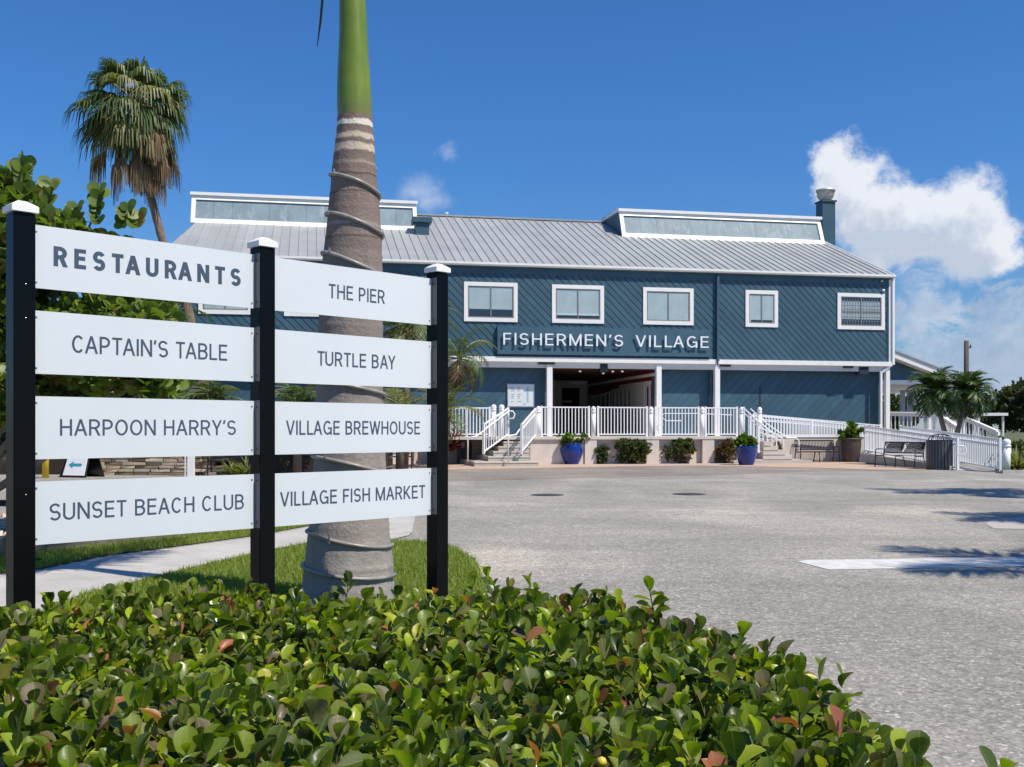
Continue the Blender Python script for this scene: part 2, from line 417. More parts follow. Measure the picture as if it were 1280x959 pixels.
def clipy(poly, lo=0.0, hi=1.0):
    for lim, s_ in ((lo, 1), (hi, -1)):
        out = []
        for i in range(len(poly)):
            a, b_ = poly[i], poly[(i+1) % len(poly)]; fa, fb = (a[1]-lim)*s_, (b_[1]-lim)*s_
            if fa >= 0: out.append(a)
            if (fa >= 0) != (fb >= 0):
                k = fa/(fa-fb); out.append((a[0]+(b_[0]-a[0])*k, a[1]+(b_[1]-a[1])*k))
        poly = out
        if not poly: return poly
    return poly
def ribbon(pts, t, ext=0.0):
    pts = [Vector((p[0], p[1])) for p in pts]; out = []
    n = len(pts); closed = (pts[0]-pts[-1]).length < 1e-6
    L = []
    for i in range(n):
        if closed: a = pts[i-1] if i > 0 else pts[-2]; c = pts[i+1] if i < n-1 else pts[1]
        else: a = pts[max(i-1, 0)]; c = pts[min(i+1, n-1)]
        p = pts[i]; d1 = (p-a).normalized() if (p-a).length > 1e-7 else (c-p).normalized(); d2 = (c-p).normalized() if (c-p).length > 1e-7 else d1
        n1 = Vector((-d1.y, d1.x)); n2 = Vector((-d2.y, d2.x)); mvec = (n1+n2).normalized(); k = 1/max(.45, mvec.dot(n1))
        L.append((p+mvec*t/2*k, p-mvec*t/2*k))
    return [[tuple(L[i][0]), tuple(L[i][1]), tuple(L[i+1][1]), tuple(L[i+1][0])] for i in range(n-1)]
def layout(text, t, track=.12):
    x = 0; res = []
    for i, ch in enumerate(text):
        w, st = glyph(ch, t); nx = text[i+1] if i+1 < len(text) else ''
        kern = -.6 if ch+nx in ('AP', 'CA', 'TA', 'LA', 'AG', 'AI', 'AR', 'AY', 'TU', 'PT', 'RA', 'AU', 'AN') and (ch in 'CTL' or nx == 'A' or ch+nx == 'AY') else 0
        res.append((ch, x, w, st)); x += w+(track*(1+kern) if ch != ' ' else track*.5)
    return x-track, res
def letter_poly(st, t, sx, sz, slant_ext=True):
    quads = []
    for si, s_ in enumerate(st):
        if len(s_) == 2 and abs(s_[0][0]-s_[1][0]) > .02 and abs(s_[0][1]-s_[1][1]) > .02:   # diagonal: overrun, then trim at cap lines
            a = Vector(s_[0]); c = Vector(s_[1]); d = (c-a).normalized()*t; s_ = [tuple(a-(d if a.y < .05 or a.y > .9 else d*0)), tuple(c+(d if c.y < .08 or c.y > .9 else d*0))]
        for q in ribbon(s_, t):
            q = clipy(q)
            if len(q) >= 3: quads.append((si, [(p[0]*sx, p[1]*sz) for p in q]))
    return quads

# ------------------------------------------------------------------ ground, roads, paths
def sheet(name, pts, h, m, label=None, sub=False):
    mb = MB(); mb.add([(p[0], p[1], h) for p in pts], [tuple(range(len(pts)))])
    o = mb.build(name, m); a = o.data
    if a.polygons[0].normal.z < 0: a.flip_normals()
    return struct(o)
def asphalt(name, tone=1.0, brown=0.0, marks=True):
    m = bpy.data.materials.new(name); m.use_nodes = True; b = NB(m.node_tree); p = m.node_tree.nodes['Principled BSDF']
    pos = b.n('ShaderNodeNewGeometry').outputs['Position']
    agg = b.n('ShaderNodeTexVoronoi'); b.set(agg.inputs['Vector'], pos); agg.inputs['Scale'].default_value = 60
    sp = b.n('ShaderNodeSeparateColor'); b.set(sp.inputs[0], agg.outputs['Color'])
    fine = b.noise(pos, 170, 3, .7)[0]
    mid = b.noise(pos, 9, 6, .7)[0]
    big = b.noise(b.vm('MULTIPLY', pos, (1, .55, 1)), .38, 5, .6, .8)[0]
    v = b.m('ADD', b.mr(sp.outputs[0], 0, 1, .68, 1.22), b.m('MULTIPLY', b.m('SUBTRACT', fine, .5), 1.1))
    v = b.m('MULTIPLY', v, b.mr(mid, .3, .7, .86, 1.12))
    v = b.m('MULTIPLY', v, b.mr(big, .3, .7, .84, 1.15))
    # pale and dark stones, oil drips, worn tracks
    v = b.m('ADD', v, b.mr(sp.outputs[1], .88, 1.0, 0, .9))
    ag2 = b.n('ShaderNodeTexVoronoi'); b.set(ag2.inputs['Vector'], pos); ag2.inputs['Scale'].default_value = 26
    s2 = b.n('ShaderNodeSeparateColor'); b.set(s2.inputs[0], ag2.outputs['Color'])
    v = b.m('MULTIPLY', v, b.mr(s2.outputs[0], 0, 1, .86, 1.14))
    oil = b.noise(pos, 1.7, 3, .5)[0]; v = b.m('MULTIPLY', v, b.mr(oil, .70, .78, 1, .72))
    trk = b.noise(b.vm('MULTIPLY', b.vm('ADD', pos, b.vm('MULTIPLY', b.noise(pos, .12, 2, .5)[1], (6, 6, 0))), (.12, 1.1, 1)), 1.0, 3, .55)[0]
    v = b.m('MULTIPLY', v, b.mr(trk, .35, .65, .90, 1.08))
    base = b.mix(b.mr(big, .45, .68), (.300*tone, .280*tone, .248*tone), (.350*tone, .322*tone, .278*tone))
    if brown: base = b.mix(brown, base, (.33*tone, .265*tone, .215*tone))
    if marks:      # drifts of sand and fine debris
        for (cx, cy, rx, ry, k) in ((G(1150,640).x, G(1150,640).y, 1.5, 1.8, .7), (G(820,640).x, G(820,640).y, 2.4, 1.2, .22), (G(620,625).x, G(600,628).y, 2.0, 1.4, .22), (G(640,735).x-.2, G(610,700).y, .8, 2.2, .42), (G(1000,665).x, G(1000,665).y, 2.0, 1.2, .12), (G(900,632).x, G(900,632).y, 2.4, 1.4, .14), (G(700,700).x, G(700,700).y, 1.5, 1.2, .14)):
            dd = b.vm('LENGTH', b.vm('MULTIPLY', b.vm('SUBTRACT', pos, (cx, cy, 0)), (1/rx, 1/ry, 0)), out=1)
            dd = b.m('ADD', dd, b.m('MULTIPLY', b.m('SUBTRACT', b.noise(pos, 1.3, 6, .65)[0], .5), 1.3))
            base = b.mix(b.mr(dd, 1.0, .35, 0, k, smooth=True), base, (.54, .485, .40))
    # hairline cracks
    cr = b.n('ShaderNodeTexVoronoi', feature='DISTANCE_TO_EDGE'); b.set(cr.inputs['Vector'], b.vm('ADD', pos, b.vm('MULTIPLY', b.noise(pos, 1.2, 5, .6)[1], (1.6, 1.6, 0)))); cr.inputs['Scale'].default_value = .22
    crk = b.mr(b.m('ADD', cr.outputs['Distance'], b.mr(b.noise(pos, .5, 2, .5)[0], .45, .6, 0, .02)), .0, .005, .45, 1)
    v = b.m('MULTIPLY', v, crk)
    vv = b.n('ShaderNodeCombineXYZ'); [b.set(vv.inputs[i], v) for i in range(3)]
    c = b.mix(1, base, vv.outputs[0], 'MULTIPLY')
    b.set(p.inputs['Base Color'], c); p.inputs['Roughness'].default_value = .88; p.inputs['Specular IOR Level'].default_value = .35
    bp = b.n('ShaderNodeBump'); bp.inputs['Strength'].default_value = .6; bp.inputs['Distance'].default_value = .006
    b.set(bp.inputs['Height'], b.m('ADD', v, 0)); b.set(p.inputs['Normal'], bp.outputs[0])
    return m
ASPH = asphalt('asphalt'); ASPHD = asphalt('old_asphalt', .80, .45, False)
gm = mat('far_ground', (.09, .10, .04), .95, .3, .3)
sheet('ground', [(-1500,-60), (1500,-60), (1500,3000), (-1500,3000)], -.02, gm)
sheet('road', [(-60,-20), (60,-20), (60,64), (-60,64)], 0, ASPH)

# brick paved strip in front of the building, and the darker apron
def pavers():
    m = bpy.data.materials.new('clay_pavers'); m.use_nodes = True; b = NB(m.node_tree); p = m.node_tree.nodes['Principled BSDF']
    pos = b.n('ShaderNodeNewGeometry').outputs['Position']
    br = b.n('ShaderNodeTexBrick'); b.set(br.inputs['Vector'], pos); br.inputs['Scale'].default_value = 4.6
    br.inputs['Color1'].default_value = (.46, .29, .205, 1); br.inputs['Color2'].default_value = (.52, .36, .26, 1); br.inputs['Mortar'].default_value = (.36, .26, .2, 1)
    br.inputs['Mortar Size'].default_value = .02
    n = b.noise(pos, .8, 5, .6)[0]
    c = b.mix(b.mr(n, .35, .7), br.outputs[0], (.50, .37, .28))
    b.set(p.inputs['Base Color'], c); p.inputs['Roughness'].default_value = .85
    return m
PAVER = pavers()
def gp(*l): return [tuple(G(x, y))[:2] for x, y in l]
sheet('apron', gp((340,607),(560,602),(720,597.5),(875,594.5),(1010,589.5),(1165,588),(1165,579),(340,579)), .004, ASPHD)
sheet('brick_pavement', gp((330,590),(560,587.5),(720,584.5),(800,583),(875,582.3),(1000,584.5),(1080,587),(1157,588.5),(1165,580),(1160,572),(1060,571),(330,571)), .008, PAVER)
# concrete footpath left, with its curb ramp right of the big palm
def pathpts():
    lower = [(-180,850),(-60,800),(66,762),(105,743),(151,733),(230,713),(312,694),(382,680),(440,678),(488,676),(512,670)]
    upper = [(519,649),(488,650),(420,655),(382,661),(313,674),(225,685),(125,699),(49,715),(-60,728),(-180,745)]
    return gp(*lower, *upper)
sheet('footpath', pathpts(), .012, PAVE)
# curb-ramp slab
mb = MB(); q = [G(x, y) for x, y in ((484,671),(515,668),(519,645),(486,647))]
mb.prism([(p.x, p.y, .012) for p in q], (0,0,.02)); struct(mb.build('ramp_slab', PAVE))
def grassmat(name, a, c):
    m = bpy.data.materials.new(name); m.use_nodes = True; b = NB(m.node_tree); p = m.node_tree.nodes['Principled BSDF']
    pos = b.n('ShaderNodeNewGeometry').outputs['Position']
    n = b.noise(pos, 1.3, 5, .65)[0]; n2 = b.noise(pos, 40, 3, .6)[0]
    b.set(p.inputs['Base Color'], b.mix(b.mr(b.m('ADD', n, b.m('MULTIPLY', n2, .4)), .5, .9), a, c)); p.inputs['Roughness'].default_value = .9
    return m
LAWN = grassmat('lawn_soil', (.045, .07, .015), (.10, .12, .035))
lawn_near = [(-400,1050),(-180,860),(66,765),(105,746),(151,736),(230,716),(312,697),(382,683),(440,681),(486,679),(540,681),(570,690),(592,703),(604,730),(612,770),(640,870)]
sheet('lawn', [tuple(G(x, y))[:2] for x, y in lawn_near]+[(.6, 3.5), (.9, .5), (-6, .5)], .010, LAWN)
verge = [(-180,742),(-60,725),(49,712),(125,696),(225,683),(313,671),(382,658.5),(396,655),(385,652),(320,659),(180,672),(40,684),(-180,705)]
sheet('verge', gp(*verge), .010, LAWN)
# painted stop line
PAINT = mat('road_paint', (.62, .61, .58), .8, .14, 8, .4, 120, dirt=.8, dirtcol=(.40,.39,.38))
stp = [tuple(G(x, y))[:2] for x, y in ((996,702),(1036,712.5),(1300,708),(1420,706),(1420,693.5),(1300,697),(1010,700.3))]
sheet('stop_line', stp, .004, PAINT)
# pale concrete patch at the right edge
q = [(1232,655),(1242,661),(1300,662),(1300,646),(1240,649)]
sheet('concrete_patch', gp(*q), .004, mat('patch_concrete', (.42, .39, .345), .9, .1, 3))
# inside corner of ramp ground
# grass blades
def blades(name, poly, n, hgt, label):
    poly = np.array(poly); x0, y0 = poly.min(0); x1, y1 = poly.max(0)
    pts = np.stack([rng.uniform(x0, x1, n*3), rng.uniform(y0, y1, n*3)], 1)
    inside = np.zeros(len(pts), bool); j = len(poly)-1
    for i in range(len(poly)):
        xi, yi = poly[i]; xj, yj = poly[j]
        c = ((yi > pts[:,1]) != (yj > pts[:,1])) & (pts[:,0] < (xj-xi)*(pts[:,1]-yi)/(yj-yi+1e-12)+xi); inside ^= c; j = i
    pts = pts[inside][:n]; k = len(pts)
    O = np.concatenate([pts, np.full((k,1), .008)], 1)
    Y = np.concatenate([rng.normal(0, .45, (k,2)), np.ones((k,1))], 1)
    S = np.stack([rng.uniform(.8, 1.3, k)*hgt, rng.uniform(.6, 1.35, k)*hgt, np.full(k, hgt)], 1)
    tpl = ([(-.055,0,0),(.055,0,0),(.04,.6,.05),(-.04,.6,.05),(.004,1,.2),(-.004,1,.2)], [(0,1,2,3),(3,2,4,5)])
    me = scatter_mesh(name, tpl[0], tpl[1], O, Y, rand_unit(k), S, GRASS, smooth=False)
    o = obj_from(me, name); return tag(o, label, 'grass', kind='stuff')
GRASS = leafmat('grass_blade', [(0,(.16,.22,.03)),(.45,(.25,.33,.045)),(.8,(.34,.41,.07)),(.94,(.40,.38,.12)),(1,(.42,.36,.17))], .6, .3, .3, obj=False)
pl = [(x, y) for x, y in [tuple(G(x, y))[:2] for x, y in ((-100,815),(66,764),(105,745),(151,735),(230,715),(312,696),(382,682),(440,680),(486,678),(540,680),(572,688),(594,703),(606,730),(613,765),(612,790),(-100,900))]]
blades('grass', pl, 60000, .055, 'short bright green grass between the hedge and the concrete path')
blades('grass', gp(*verge), 26000, .06, 'narrow strip of grass along the far side of the concrete path')
# brown fallen leaves, manholes
def manhole(x, y, label):
    t = empty('manhole_cover', G(x, y), 0, label, 'manhole cover', 'manhole covers in the asphalt')
    mb = MB(); mb.lathe([(.33,0),(.33,.008)], 32); mb.build('frame_ring', mat('iron_rim', (.08,.075,.07), .7, .2), t)
    mb = MB(); mb.lathe([(.285,.0),(.285,.012)], 32); mb.build('cover_plate', mat('iron_plate', (.05,.047,.045), .6, .2, 30, .5, 60), t)
    return t
manhole(684, 619, 'dark iron manhole cover further from the building sign, left one of two in the asphalt')['label'] = 'left of the two dark round manhole covers, nearer the signposts'
manhole(861, 618, 'right of the two dark round manhole covers, in front of the bushes')

# ------------------------------------------------------------------ main building
bld = empty('shopping_building', (0, B0, 0), TH, 'long two-storey blue boarded building with grey metal roof and white trim, behind the signposts', 'building')
U0, U1 = -13.3, 16.55            # facade ends
H_EAVE, H_FAS, H_SOF = 7.92, 4.18, 3.86
DECK = 1.03; OH = .46            # deck height, depth of the overhang
def bpart(mb, name, m, **k): return mb.build(name, m, bld, **k)
# core volume
mb = MB(); mb.box(U0+.02, U1-.02, .03, 16, H_SOF+.02, H_EAVE-.05); bpart(mb, 'upper_wall', BLUED)
def strips(u0, u1, h0, h1, pitch, gap, slope, w0, w1, name, m, phase=0):
    """diagonal boards clipped to a rectangle, each a part"""
    hh = h1-h0; n0 = int(math.floor((u0-hh-1)/pitch)); n1 = int(math.ceil((u1+hh+1)/pitch)); 
    for i in range(n0, n1+1):
        a = i*pitch+phase; b_ = a+pitch-gap
        # slope -1: goes down to the right (u grows as h falls)
        if slope < 0: poly = [(a+hh+0, h0), (b_+hh, h0), (b_, h1), (a, h1)]
        else: poly = [(a, h0), (b_, h0), (b_+hh, h1), (a+hh, h1)]
        # clip in u
        out = poly
        for lim, s_ in ((u0, 1), (u1, -1)):
            res = []
            for k in range(len(out)):
                p_, q_ = out[k], out[(k+1) % len(out)]; fa, fb = (p_[0]-lim)*s_, (q_[0]-lim)*s_
                if fa >= 0: res.append(p_)
                if (fa >= 0) != (fb >= 0):
                    kk = fa/(fa-fb); res.append((lim, p_[1]+(q_[1]-p_[1])*kk))
            out = res
            if not out: break
        if len(out) < 3: continue
        area = abs(sum(out[k][0]*out[(k+1) % len(out)][1]-out[(k+1) % len(out)][0]*out[k][1] for k in range(len(out))))/2
        if area < .004: continue
        mb = MB(); mb.prism([(x, w1, z) for x, z in out], (0, w0-w1, 0)); mb.build(name, m, bld)
SPLIT = U(896)
strips(U0+.1, SPLIT-.02, H_FAS+.02, H_EAVE-.18, .315, .036, -1, .03, -.015, 'siding_board', BLUE)
strips(SPLIT+.02, U1-.09, H_FAS+.02, H_EAVE-.18, .315, .036, -1, .03, -.015, 'siding_board', BLUE, .11)
# white band under the upper storey, soffit and shaded beam
mb = MB(); mb.box(U0, SPLIT-.04, -.10, .06, H_FAS-.17, H_FAS+.02); bpart(mb, 'white_band', WHITE)
mb = MB(); mb.box(SPLIT+.04, U1+.02, -.10, .06, H_FAS-.17, H_FAS+.02); bpart(mb, 'white_band', WHITE)
mb = MB(); mb.box(U0, U1, -.02, OH+.02, H_FAS-.20, H_FAS-.172); bpart(mb, 'soffit', SOFFIT)
mb = MB(); mb.box(U0, U1-.1, .02, .16, H_SOF-.08, H_FAS-.2); bpart(mb, 'beam', SOFFIT)
# corner boards
mb = MB(); mb.box(U1-.09, U1+.03, -.05, .12, H_FAS+.02, H_EAVE-.2); bpart(mb, 'corner_board', WHITE)
mb = MB(); mb.box(U1-.16, U1-.1, -.045, .02, H_FAS+.02, H_EAVE-.2); bpart(mb, 'corner_board', BLUE)
# right end wall
mb = MB(); mb.prism([(U1, .12, H_SOF), (U1, 16, H_SOF), (U1, 16, H_EAVE), (U1, 8.5, H_EAVE+3.3), (U1, .12, H_EAVE)], (-.06, 0, 0)); bpart(mb, 'gable_wall', BLUE)
mb = MB(); mb.box(U1-.3, U1-.1, OH, 16, 0, H_SOF); bpart(mb, 'end_wall', BLUE)
# lower walls (with the passage opening between two columns)
cL, cR = U(686.5, .1), U(823, .1)
pasL, pasR = cL+.05, cR-.05
for a, b_, nm in ((U0+.3, pasL, 'lower_wall'), (pasR, U1-.3, 'lower_wall')):
    mb = MB(); mb.box(a, b_, OH+.02, OH+.25, .2, H_SOF+.06); mb.build(nm, BLUE, bld)
strips(U0+.3, pasL-.1, DECK, H_SOF-.06, .40, .018, 1, OH+.02, OH+.003, 'wall_board', BLUE)
strips(pasR+.1, SPLIT-.02, DECK, H_SOF-.06, .40, .018, 1, OH+.02, OH+.003, 'wall_board', BLUE)
strips(SPLIT+.02, U1-.32, .35, H_SOF-.06, .40, .018, 1, OH+.02, OH+.003, 'wall_board', BLUE)
mb = MB(); uu = U(950, OH); mb.box(uu-.035, uu+.035, OH-.01, OH+.003, 1.4, 3.1); bpart(mb, 'batten', BLUED)
for px in (686.5, 823, 896):
    u_ = U(px, .05); mb = MB(); mb.box(u_-.11, u_+.11, -.04, .18, DECK, H_FAS-.2); mb.build('column', WHITE, bld, bevel=.01)
u_ = U(1109, .05); mb = MB(); mb.box(u_-.09, u_+.09, -.02, .18, .45, H_FAS-.2); mb.build('column', WHITE, bld)
mb = MB(); mb.box(cL+.11, cL+.16, .14, .20, DECK, H_FAS-.3); bpart(mb, 'column_trim', STEEL)
# soffit light fixtures (dark)
for px, hw, ww in ((683, .34, .10), (906, .24, .1), (1060, .22, .1)):
    u_ = U(px, -.02); mb = MB(); mb.box(u_-hw, u_+hw, -.09, .015, H_FAS-.27, H_FAS-.19); mb.build('soffit_light', BLACKM, bld)
u_ = U(755, .0); mb = MB(); mb.box(u_-.16, u_+.16, -.0, .3, H_FAS-.55, H_FAS-.21); mb.build('hanging_fixture', BLACKM, bld)
u_ = U(1079, .05); mb = MB(); mb.box(u_-.22, u_+.22, -.02, .3, H_FAS-.52, H_FAS-.205); mb.build('vent_box', BLUED, bld)
# downspouts
def tubepart(name, pts, r, m, n=8): mb = MB(); mb.tube(pts, r, n); return mb.build(name, m, bld, smooth=True)
mb = MB(); mb.box(SPLIT-.05, SPLIT+.05, -.16, -.02, H_FAS-.05, H_EAVE-.2); bpart(mb, 'downspout', BLUE)
mb = MB(); mb.beam((SPLIT, -.09, H_FAS), (SPLIT-.14, .3, H_SOF-.2), .09, .09); mb.box(SPLIT-.19, SPLIT-.1, .25, .34, DECK, H_SOF-.12); bpart(mb, 'downspout', BLUE)
mb = MB(); x = U1+.09; mb.box(x-.05, x+.05, -.12, -.02, H_FAS-.1, H_EAVE-.12); mb.beam((x, -.07, H_FAS-.05), (x-.5, .05, H_SOF-.12), .1, .1); mb.box(x-.55, x-.46, .0, .1, .4, H_SOF-.05); bpart(mb, 'downspout', WHITE)
# roof: standing seam panels, each a part
RD = 8.5; RH = 3.52; EV = -.12; EH = H_EAVE-.02-.42*RH/RD*0
def roof_pt(u, w, up=0): return (u, w, EH+.02+(w-EV)*RH/(RD-EV)+up)
RU0, RU1 = U0-.05, U1+.12
RUL = U0+1.05
def lim(w): return RU0+(RUL-RU0)*(w-EV)/(RD-EV)
NP = 84; pw = (RU1-RU0)/NP
for i in range(NP):
    a, b_ = RU0+i*pw, RU0+(i+1)*pw; g = .012
    bottomw = EV
    wa = EV if a >= RU0 and i >= 4 else EV
    # left edge is a skewed rake
    def topw(u):
        return RD if u >= RUL else EV+(RD-EV)*(u-RU0)/(RUL-RU0)
    ta, tb = topw(a), topw(b_)
    mb = MB()
    pa = [roof_pt(a+g, EV), roof_pt(b_-g, EV), roof_pt(b_-g, tb)]+([roof_pt(a+g, ta)] if ta > EV+.05 else [])
    mb.prism(pa, (0, 0, -.04)); 
    sa = roof_pt(b_, EV, .02); sb = roof_pt(b_, tb, .02)
    mb.beam(sa, sb, .022, .032)
    mb.build('roof_panel', ROOFM, bld)
mb = MB(); mb.prism([roof_pt(RU0+.3, EV, -.06), roof_pt(RU1-.06, EV, -.06), roof_pt(RU1-.06, RD, -.06), roof_pt(RUL+.2, RD, -.06)], (0,0,-.06)); bpart(mb, 'roof_deck', WHITE)
mb = MB(); mb.prism([roof_pt(RUL, RD), roof_pt(RU1, RD), (RU1, 17.2, EH+.1), (RU0, 17.2, EH+.1)], (0,0,-.06)); bpart(mb, 'rear_roof', ROOFM)
mb = MB(); mb.beam(roof_pt(RUL, RD, .03), roof_pt(RU1, RD, .03), .3, .07); bpart(mb, 'ridge_cap', ROOFM)
mb = MB(); mb.beam(roof_pt(RU1-.02, EV, -.03), roof_pt(RU1-.02, RD, -.03), .06, .12); bpart(mb, 'rake_trim', WHITE)
# eave: gutter, dark line, fascia
mb = MB(); mb.prism([(RU0, EV-.13, EH+.01), (RU0, EV-.13, EH-.07), (RU0, EV-.09, EH-.12), (RU0, EV-.0, EH-.12), (RU0, EV, EH+.01)], (RU1-RU0, 0, 0)); bpart(mb, 'gutter', WHITE)
mb = MB(); mb.box(U0, U1+.02, EV+.002, .03, EH-.16, EH-.121); bpart(mb, 'eave_soffit', BLUE)
mb = MB(); mb.box(U0, U1, -.03, .03, H_EAVE-.42, H_EAVE-.17); bpart(mb, 'frieze_board', BLUE)
# windows
def window(x0, y0, x1, y1, kind='slider', tone=BLIND):
    w_ = -.05
    ua, ub = U((x0+.0), w_), U(x1, w_); xm = (x0+x1)/2
    h1, h0 = Hh(x0, y0, w_), Hh(x0, y1, w_)
    r = empty('window', ((ua+ub)/2, 0, h0), 0, parent=bld)
    W_, H_ = (ub-ua)/2, h1-h0; fr = .155
    mb = MB(); mb.box(-W_, W_, -.06, -.012, 0, fr); mb.box(-W_, W_, -.06, -.012, H_-fr, H_); mb.box(-W_, -W_+fr, -.059, -.013, fr, H_-fr); mb.box(W_-fr, W_, -.059, -.013, fr, H_-fr)
    mb.build('frame', WHITE, r)
    s = .045; iw, b0, t0 = W_-fr, fr, H_-fr
    mb = MB(); mb.box(-iw, iw, -.05, -.016, b0, b0+s); mb.box(-iw, iw, -.05, -.016, t0-s*.7, t0); mb.box(-iw, -iw+s, -.048, -.017, b0+s, t0-s); mb.box(iw-s, iw, -.048, -.017, b0+s, t0-s)
    mb.box(-s/2, s/2, -.052, -.018, b0+s, t0-s*.7); mb.build('sash', SASH, r)
    for sx in (-1, 1):
        mb = MB(); a, c = sorted((sx*s/2, sx*(iw-s))); mb.box(a, c, -.036, -.032, b0+s, t0-s*.7); mb.build('pane', GLASS, r)
    mb = MB(); mb.box(-iw+s, iw-s, -.022, -.018, b0+s, t0-s*.7); mb.build('reveal', DARKIN, r)
    if kind == 'grid':
        mb = MB(); mb.box(-iw+s, iw-s, -.026, -.024, b0+.28, t0-.18); mb.build('blind', mat('pale_curtain_cloth', (.62,.58,.56), .8, .1), r)
        mb = MB()
        for k in range(1, 14):
            x = -iw+s+(2*iw-2*s)*k/14; mb.box(x-.012, x+.012, -.031, -.028, b0+s, t0-s)
        for k in range(1, 7):
            z = b0+s+(t0-b0-2*s)*k/7; mb.box(-iw+s, iw-s, -.0305, -.0285, z-.010, z+.010)
        mb.box(-iw+s, iw-s, -.045, -.037, (b0+t0)/2-.02, (b0+t0)/2+.02)
        mb.build('security_grille', SASH, r)
    else:
        zb = {'slider': b0+.34, 'rail': b0+.16, 'full': b0+s, 'narrow': b0+.14}[kind]
        mb = MB(); mb.box(-iw+s+.01, iw-s-.01, -.028, -.024, zb, t0-s)
        mb.build('blind', tone, r)
        if kind == 'rail': mb = MB(); mb.box(-iw+s, iw-s, -.031, -.0285, zb, zb+.09); mb.build('blind_rail', WHITE, r)
        if kind == 'narrow':
            for x in (-iw+s+.02, iw-s-.02): mb = MB(); mb.box(x-.02, x+.02, -.031, -.029, b0+s, t0-s); mb.build('blind_edge', WHITE, r)
    return r
window(580, 352, 647, 401.5, 'slider')
window(690, 355.5, 755, 403.5, 'rail')
window(804, 359, 867, 405.5, 'full')
window(932, 362.5, 972.5, 408.5, 'narrow')
window(1047, 366, 1106, 411.5, 'grid')
window(248, 342, 315, 392, 'full'); window(355, 345, 421, 395, 'rail'); window(466, 348, 531, 398, 'slider')
# camera dome and small lamp near the right corner
mb = MB(); mb.lathe([(.03,0),(.06,.02),(.07,.06),(.05,.1)], 12); o = mb.build('security_camera', WHITE, bld, True, loc=(U(1103), -.08, Hh(1103, 365))); 
mb = MB(); mb.lathe([(.05,0),(.07,.03),(.07,.08)], 12); mb.build('eave_lamp', STEEL, bld, True, loc=(U(1101), -.08, Hh(1101, 353)))
# roof monitors (long skylights)
def monitor(xa, xb, yb, name, wfront):
    ua, ub = U(xa, wfront), U(xb, wfront)
    r = empty('skylight', (0, 0, 0), 0, parent=bld)
    zf = roof_pt(0, wfront)[2]; tz = zf+1.34; tw = wfront+.55; bw = wfront+3.2; zb = roof_pt(0, bw)[2]
    lean = (tz-zf)/(tw-wfront)
    # triangular cheek walls
    for u_ in (ua, ub-.05):
        mb = MB(); mb.prism([(u_, wfront, zf-.05), (u_, bw, zb-.05), (u_, tw, tz)], (.05, 0, 0)); mb.build('cheek_wall', WHITE if u_ != ua else BLUE, r)
    n = 12
    for k in range(n):
        a = ua+.12+(ub-ua-.24)*k/n; c = ua+.12+(ub-ua-.24)*(k+1)/n
        f = lambda t: (wfront+(tw-wfront)*t, zf+(tz-zf)*t)
        (w0, z0), (w1, z1) = f(.12), f(.80)
        mb = MB(); mb.prism([(a+.004, w0, z0), (c-.004, w0, z0), (c-.004, w1, z1), (a+.004, w1, z1)], (0, .03, 0)); mb.build('pane', SKYGLASS, r)
    def bar(t0, t1, x0, x1, name='frame', dd=.07):
        (w0, z0), (w1, z1) = f(t0), f(t1); mb = MB(); mb.prism([(x0, w0-dd, z0), (x1, w0-dd, z0), (x1, w1-dd, z1), (x0, w1-dd, z1)], (0, dd+.04, 0)); mb.build(name, WHITE, r)
    bar(-.02, .13, ua-.02, ub+.02); bar(.79, .93, ua-.02, ub+.02); bar(.13, .79, ua-.02, ua+.15); bar(.13, .79, ub-.15, ub+.02)
    mb = MB(); mb.prism([(ua-.08, tw-.22, tz-.09), (ua-.08, tw-.22, tz+.04), (ua-.08, tw+.05, tz+.09), (ua-.08, bw, zb+.12), (ua-.08, bw, zb)], (ub-ua+.16, 0, 0)); mb.build('cap', WHITE, r)
    mb = MB(); mb.prism([(ua-.08, tw+.1, tz+.092), (ub+.08, tw+.1, tz+.092), (ub+.08, bw, zb+.14), (ua-.08, bw, zb+.14)], (0,0,.01)); mb.build('cap_roof', ROOFM, r)
    return r
def solve_w(x, y):         # roof surface depth seen at a pixel
    lo, hi = EV, RD
    for _ in range(40):
        m_ = (lo+hi)/2; u_, h_ = uh(x, y, m_)
        if h_ > roof_pt(u_, m_)[2]: lo = m_
        else: hi = m_
    return (lo+hi)/2
wr = solve_w(905, 300.5); wl = solve_w(380, 283)
monitor(778, 1030, 300, 'skylight', wr)
monitor(239, 521, 283, 'skylight', wl)
# roof vent box and kitchen flue
wv = solve_w(527, 292); uv = U(527, wv); zv = roof_pt(uv, wv)[2]
mb = MB(); mb.box(uv-.30, uv+.30, wv-.3, wv+.3, zv-.3, zv+.42); mb.box(uv-.42, uv+.42, wv-.4, wv+.4, zv+.42, zv+.66); bpart(mb, 'roof_vent', BLUE, bevel=.02)
wf = RD+1.2; uf = U(1032, wf); zt = Hh(1032, 252, wf); zb_ = H_EAVE+2
fl = empty('flue', (uf, wf, 0), 0, parent=bld)
mb = MB(); mb.box(-.36, .36, -.36, .36, zb_, zt); mb.box(-.42, .42, -.42, .42, zt-.08, zt+.0); mb.build('flue_casing', BLUE, fl)
mb = MB(); z = zt; mb.lathe([(.30,z),(.30,z+.08),(.38,z+.18),(.44,z+.30),(.455,z+.50),(.50,z+.505),(.50,z+.60),(.40,z+.60),(.40,z+.3),(.001,z+.3)], 24); mb.build('fan_cowl', STACKG, fl, smooth=True)
mb = MB(); k = U(558, RD); mb.lathe([(.05,0),(.05,.12),(.09,.13),(.09,.2),(.02,.22)], 10); mb.build('vent_pipe', WHITE, bld, loc=(k, RD, roof_pt(k, RD)[2]))

